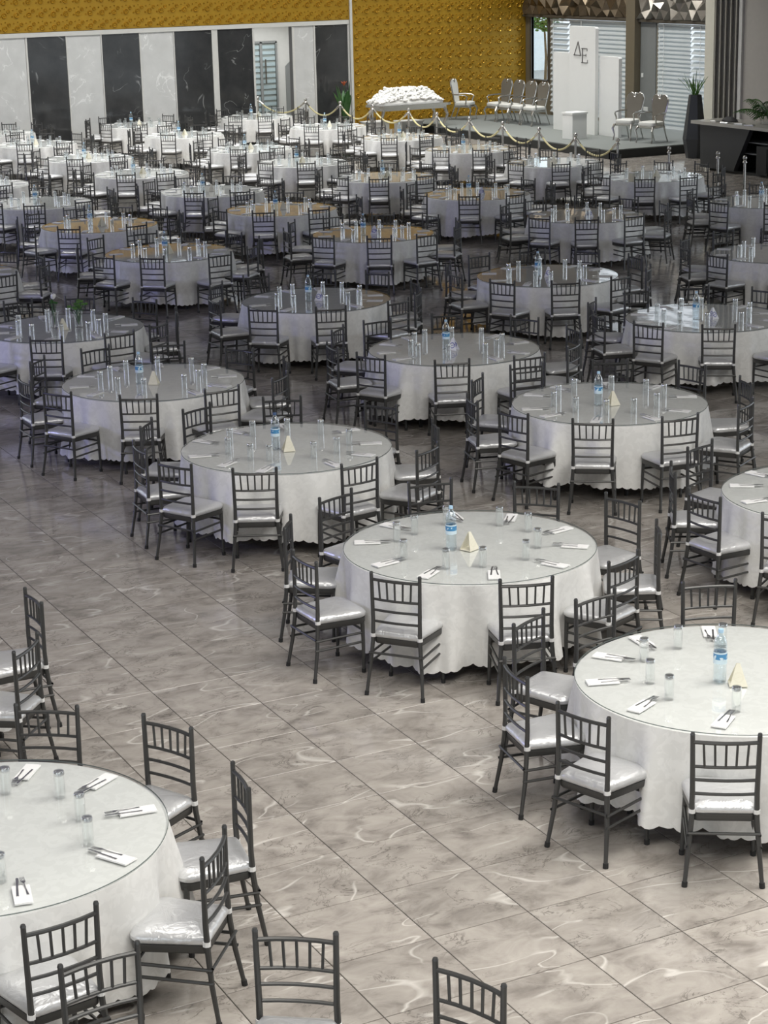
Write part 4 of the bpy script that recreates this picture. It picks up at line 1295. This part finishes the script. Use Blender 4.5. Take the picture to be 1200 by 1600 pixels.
tag(build('white_flower_bed', fl, M_PETAL, None, (26.1, 49.35, 0)), 'mounded bed of white flowers on the mirrored table', 'flowers', None, 'stuff')
for i, (x, y) in enumerate(((25.75, 50.55), (26.62, 50.15))):
    pb = thing('white_plinth', ('left' if i == 0 else 'right') + ' low white plinth behind the mirrored flower table', 'plinth', (x, y, 0))
    build('plinth_body', MB().box(-0.33, 0.33, -0.25, 0.25, 0, 0.30), M_WHITE, pb)
    build('plinth_top', MB().box(-0.35, 0.35, -0.27, 0.27, 0.301, 0.33), M_WHITE, pb)


# ------------------------------------------------------------------ plants


def leaf_blade(mb, base, az, length, rise, width, droop, n=6):
    vs, fs = [], []
    ca, sa = math.cos(az), math.sin(az)
    for i in range(n + 1):
        q = i / n
        h = length * q * math.cos(rise) + 0.15 * droop * q * q * length
        z = length * q * math.sin(rise) - droop * length * q * q
        w = width * math.sin(math.pi * min(1, 0.12 + q * 0.88)) ** 0.8
        for s, dz in ((-1, 0.0), (0, -0.012), (1, 0.0)):
            vs.append((base[0] + ca * h - sa * w * s, base[1] + sa * h + ca * w * s, base[2] + z + dz))
    for i in range(n):
        for k in (0, 1):
            a = i * 3 + k
            fs.append((a, a + 1, a + 4, a + 3))
    mb._add(vs, fs)


pl = thing('potted_plant', 'broad leaved potted plant with orange bloom in the wall corner', 'plant', (24.95, 50.75, 0))
build('pot', MB().lathe([(0.13, 0), (0.19, 0.32), (0.20, 0.34), (0.17, 0.34), (0.16, 0.30)], 16), M_POT, pl, smooth=True)
r4 = random.Random(2)
for k in range(16):
    lf = MB()
    leaf_blade(lf, (0.03 * math.cos(k), 0.03 * math.sin(k), 0.3), k * 2.4, r4.uniform(0.7, 1.25), rad(r4.uniform(62, 86)), r4.uniform(0.06, 0.11), r4.uniform(0.0, 0.25))
    build('leaf', lf, M_LEAF, pl)
bl = MB().tube([(0, 0, 0.3), (-0.03, -0.02, 1.0), (-0.06, -0.03, 1.38)], 0.008, 5)
build('flower_stem', bl, M_LEAF, pl)
bl = MB()
for k in range(6):
    leaf_blade(bl, (-0.06, -0.03, 1.36), k * 1.05, 0.16, rad(55), 0.035, 0.1, 4)
build('bloom', bl, M_FLOWER, pl)

tpn = thing('tall_planter', 'tall faceted charcoal planter with grassy plant beside the bar', 'planter', (28.78, 39.5, 0))
hexr = lambda r, z, o=0.0: [(r * math.cos(rad(60 * k) + o), r * math.sin(rad(60 * k) + o), z) for k in range(6)]
build('pot', MB().loft([hexr(0.20, 0, 0.2), hexr(0.29, 0.46, 0.2), hexr(0.155, 1.50, 0.2), hexr(0.13, 1.50, 0.2), hexr(0.13, 1.42, 0.2)]), M_POT, tpn)
r5 = random.Random(9)
for k in range(26):
    lf = MB()
    leaf_blade(lf, (0.05 * math.cos(k * 1.7), 0.05 * math.sin(k * 1.7), 1.42), k * 2.4, r5.uniform(0.4, 0.75), rad(r5.uniform(58, 85)), 0.016, r5.uniform(0, 0.35), 5)
    build('leaf', lf, M_LEAF2, tpn)
build('soil', MB().lathe([(0.12, 1.38), (0.12, 1.421)], 6), M_SOIL, tpn)

# ------------------------------------------------------------------ bar
bar = thing('bar_counter', 'charcoal bar counter with grey top and slanted front panel', 'bar', (0, 0, 0))
build('bar_top', MB().box(27.25, 28.25, 32.0, 37.55, 1.04, 1.11), M_BARTOP, bar)
build('front_panel', MB().prism([(37.35, 0.06), (36.12, 0.06), (35.55, 1.035), (37.40, 1.035)], lambda a, b: (27.40, a, b), lambda a, b: (27.52, a, b)), M_BAR, bar)
build('end_panel', MB().box(27.53, 28.15, 37.25, 37.37, 0.06, 1.035), M_BAR, bar)
build('back_panel', MB().box(28.05, 28.15, 32.0, 37.24, 0.06, 1.035), M_BLACK, bar)
for k, z in enumerate((0.45, 0.70)):
    build('shelf', MB().box(27.6, 28.04, 32.0, 36.2, z, z + 0.025), M_GREYWALL, bar)
for y in (34.6, 33.6, 32.6):
    build('upright', MB().box(27.38, 27.43, y, y + 0.05, 0.06, 1.035), M_LEG, bar)
build('plinth', MB().box(27.55, 28.1, 32.1, 37.2, 0.0, 0.059), M_BLACK, bar)
spk = thing('speaker_box', 'black box standing under the bar top beside the slanted panel', 'box', (27.62, 35.15, 0.06))
build('cabinet', MB().box(-0.18, 0.18, -0.2, 0.2, 0.0, 0.62), M_BLACK, spk)
build('grille', MB().box(-0.19, -0.181, -0.17, 0.17, 0.05, 0.57), M_RUBBER, spk)
mbp = MB()
for s, z in ((1.0, 0.0), (1.0, 0.02), (0.8, 0.05), (0.4, 0.09)):
    pass
mbp.loft([[(s * 0.30 * math.cos(2 * math.pi * k / 12), s * 0.14 * math.sin(2 * math.pi * k / 12), z) for k in range(12)] for s, z in ((1.0, 0.0), (1.02, 0.02), (0.8, 0.06), (0.35, 0.10))])
tag(build('folded_black_bag', mbp, M_RUBBER, None, (27.75, 36.75, 1.111), rad(80), smooth=True), 'soft black bag lying on the bar top by the fluted panel', 'bag')
for i, (x, y) in enumerate(((27.45, 36.9), (27.40, 36.45), (27.45, 36.0), (27.42, 35.6))):
    cd = MB().loft([[(a * s, b * s, z) for a, b in ((-0.06, -0.11), (0.06, -0.11), (0.06, 0.11), (-0.06, 0.11))] for s, z in ((1.0, 0.0), (1.0, 0.012), (0.9, 0.02))])
    tag(build('serving_tray', cd, M_STEEL, None, (x, y, 1.111), rad(10 * i)), 'small flat steel tray on the bar top, %s from the left' % NTH[i], 'tray', 'steel trays on the bar')
palm = thing('palm_plant', 'arching green palm in a glass pot on the bar top', 'plant', (27.95, 35.75, 1.111))
build('pot', MB().lathe([(0.10, 0), (0.13, 0.16), (0.14, 0.18), (0.12, 0.18)], 14), M_GLASS, palm, smooth=True)
r6 = random.Random(14)
for k in range(11):
    az, ln, ri = k * 2.4 + 0.4, r6.uniform(0.55, 0.9), rad(r6.uniform(35, 75))
    fr = MB()
    pts = []
    for q in range(7):
        f = q / 6
        h = ln * f * math.cos(ri) + 0.2 * ln * f * f
        z = 0.16 + ln * f * math.sin(ri) - 0.45 * ln * f * f
        pts.append((h * math.cos(az), h * math.sin(az), z))
    fr.tube(pts, 0.006, 4)
    for q in range(1, 7):
        for s in (-1, 1):
            for hh in (0.0, 0.5):
                a = Vector(pts[q - 1]).lerp(Vector(pts[q]), hh + 0.3)
                leaf_blade(fr, tuple(a), az + s * 0.9, 0.24 * (1.1 - 0.09 * q), rad(5), 0.012, 0.5, 3)
    build('frond', fr, M_LEAF2 if k % 2 else M_LEAF, palm)
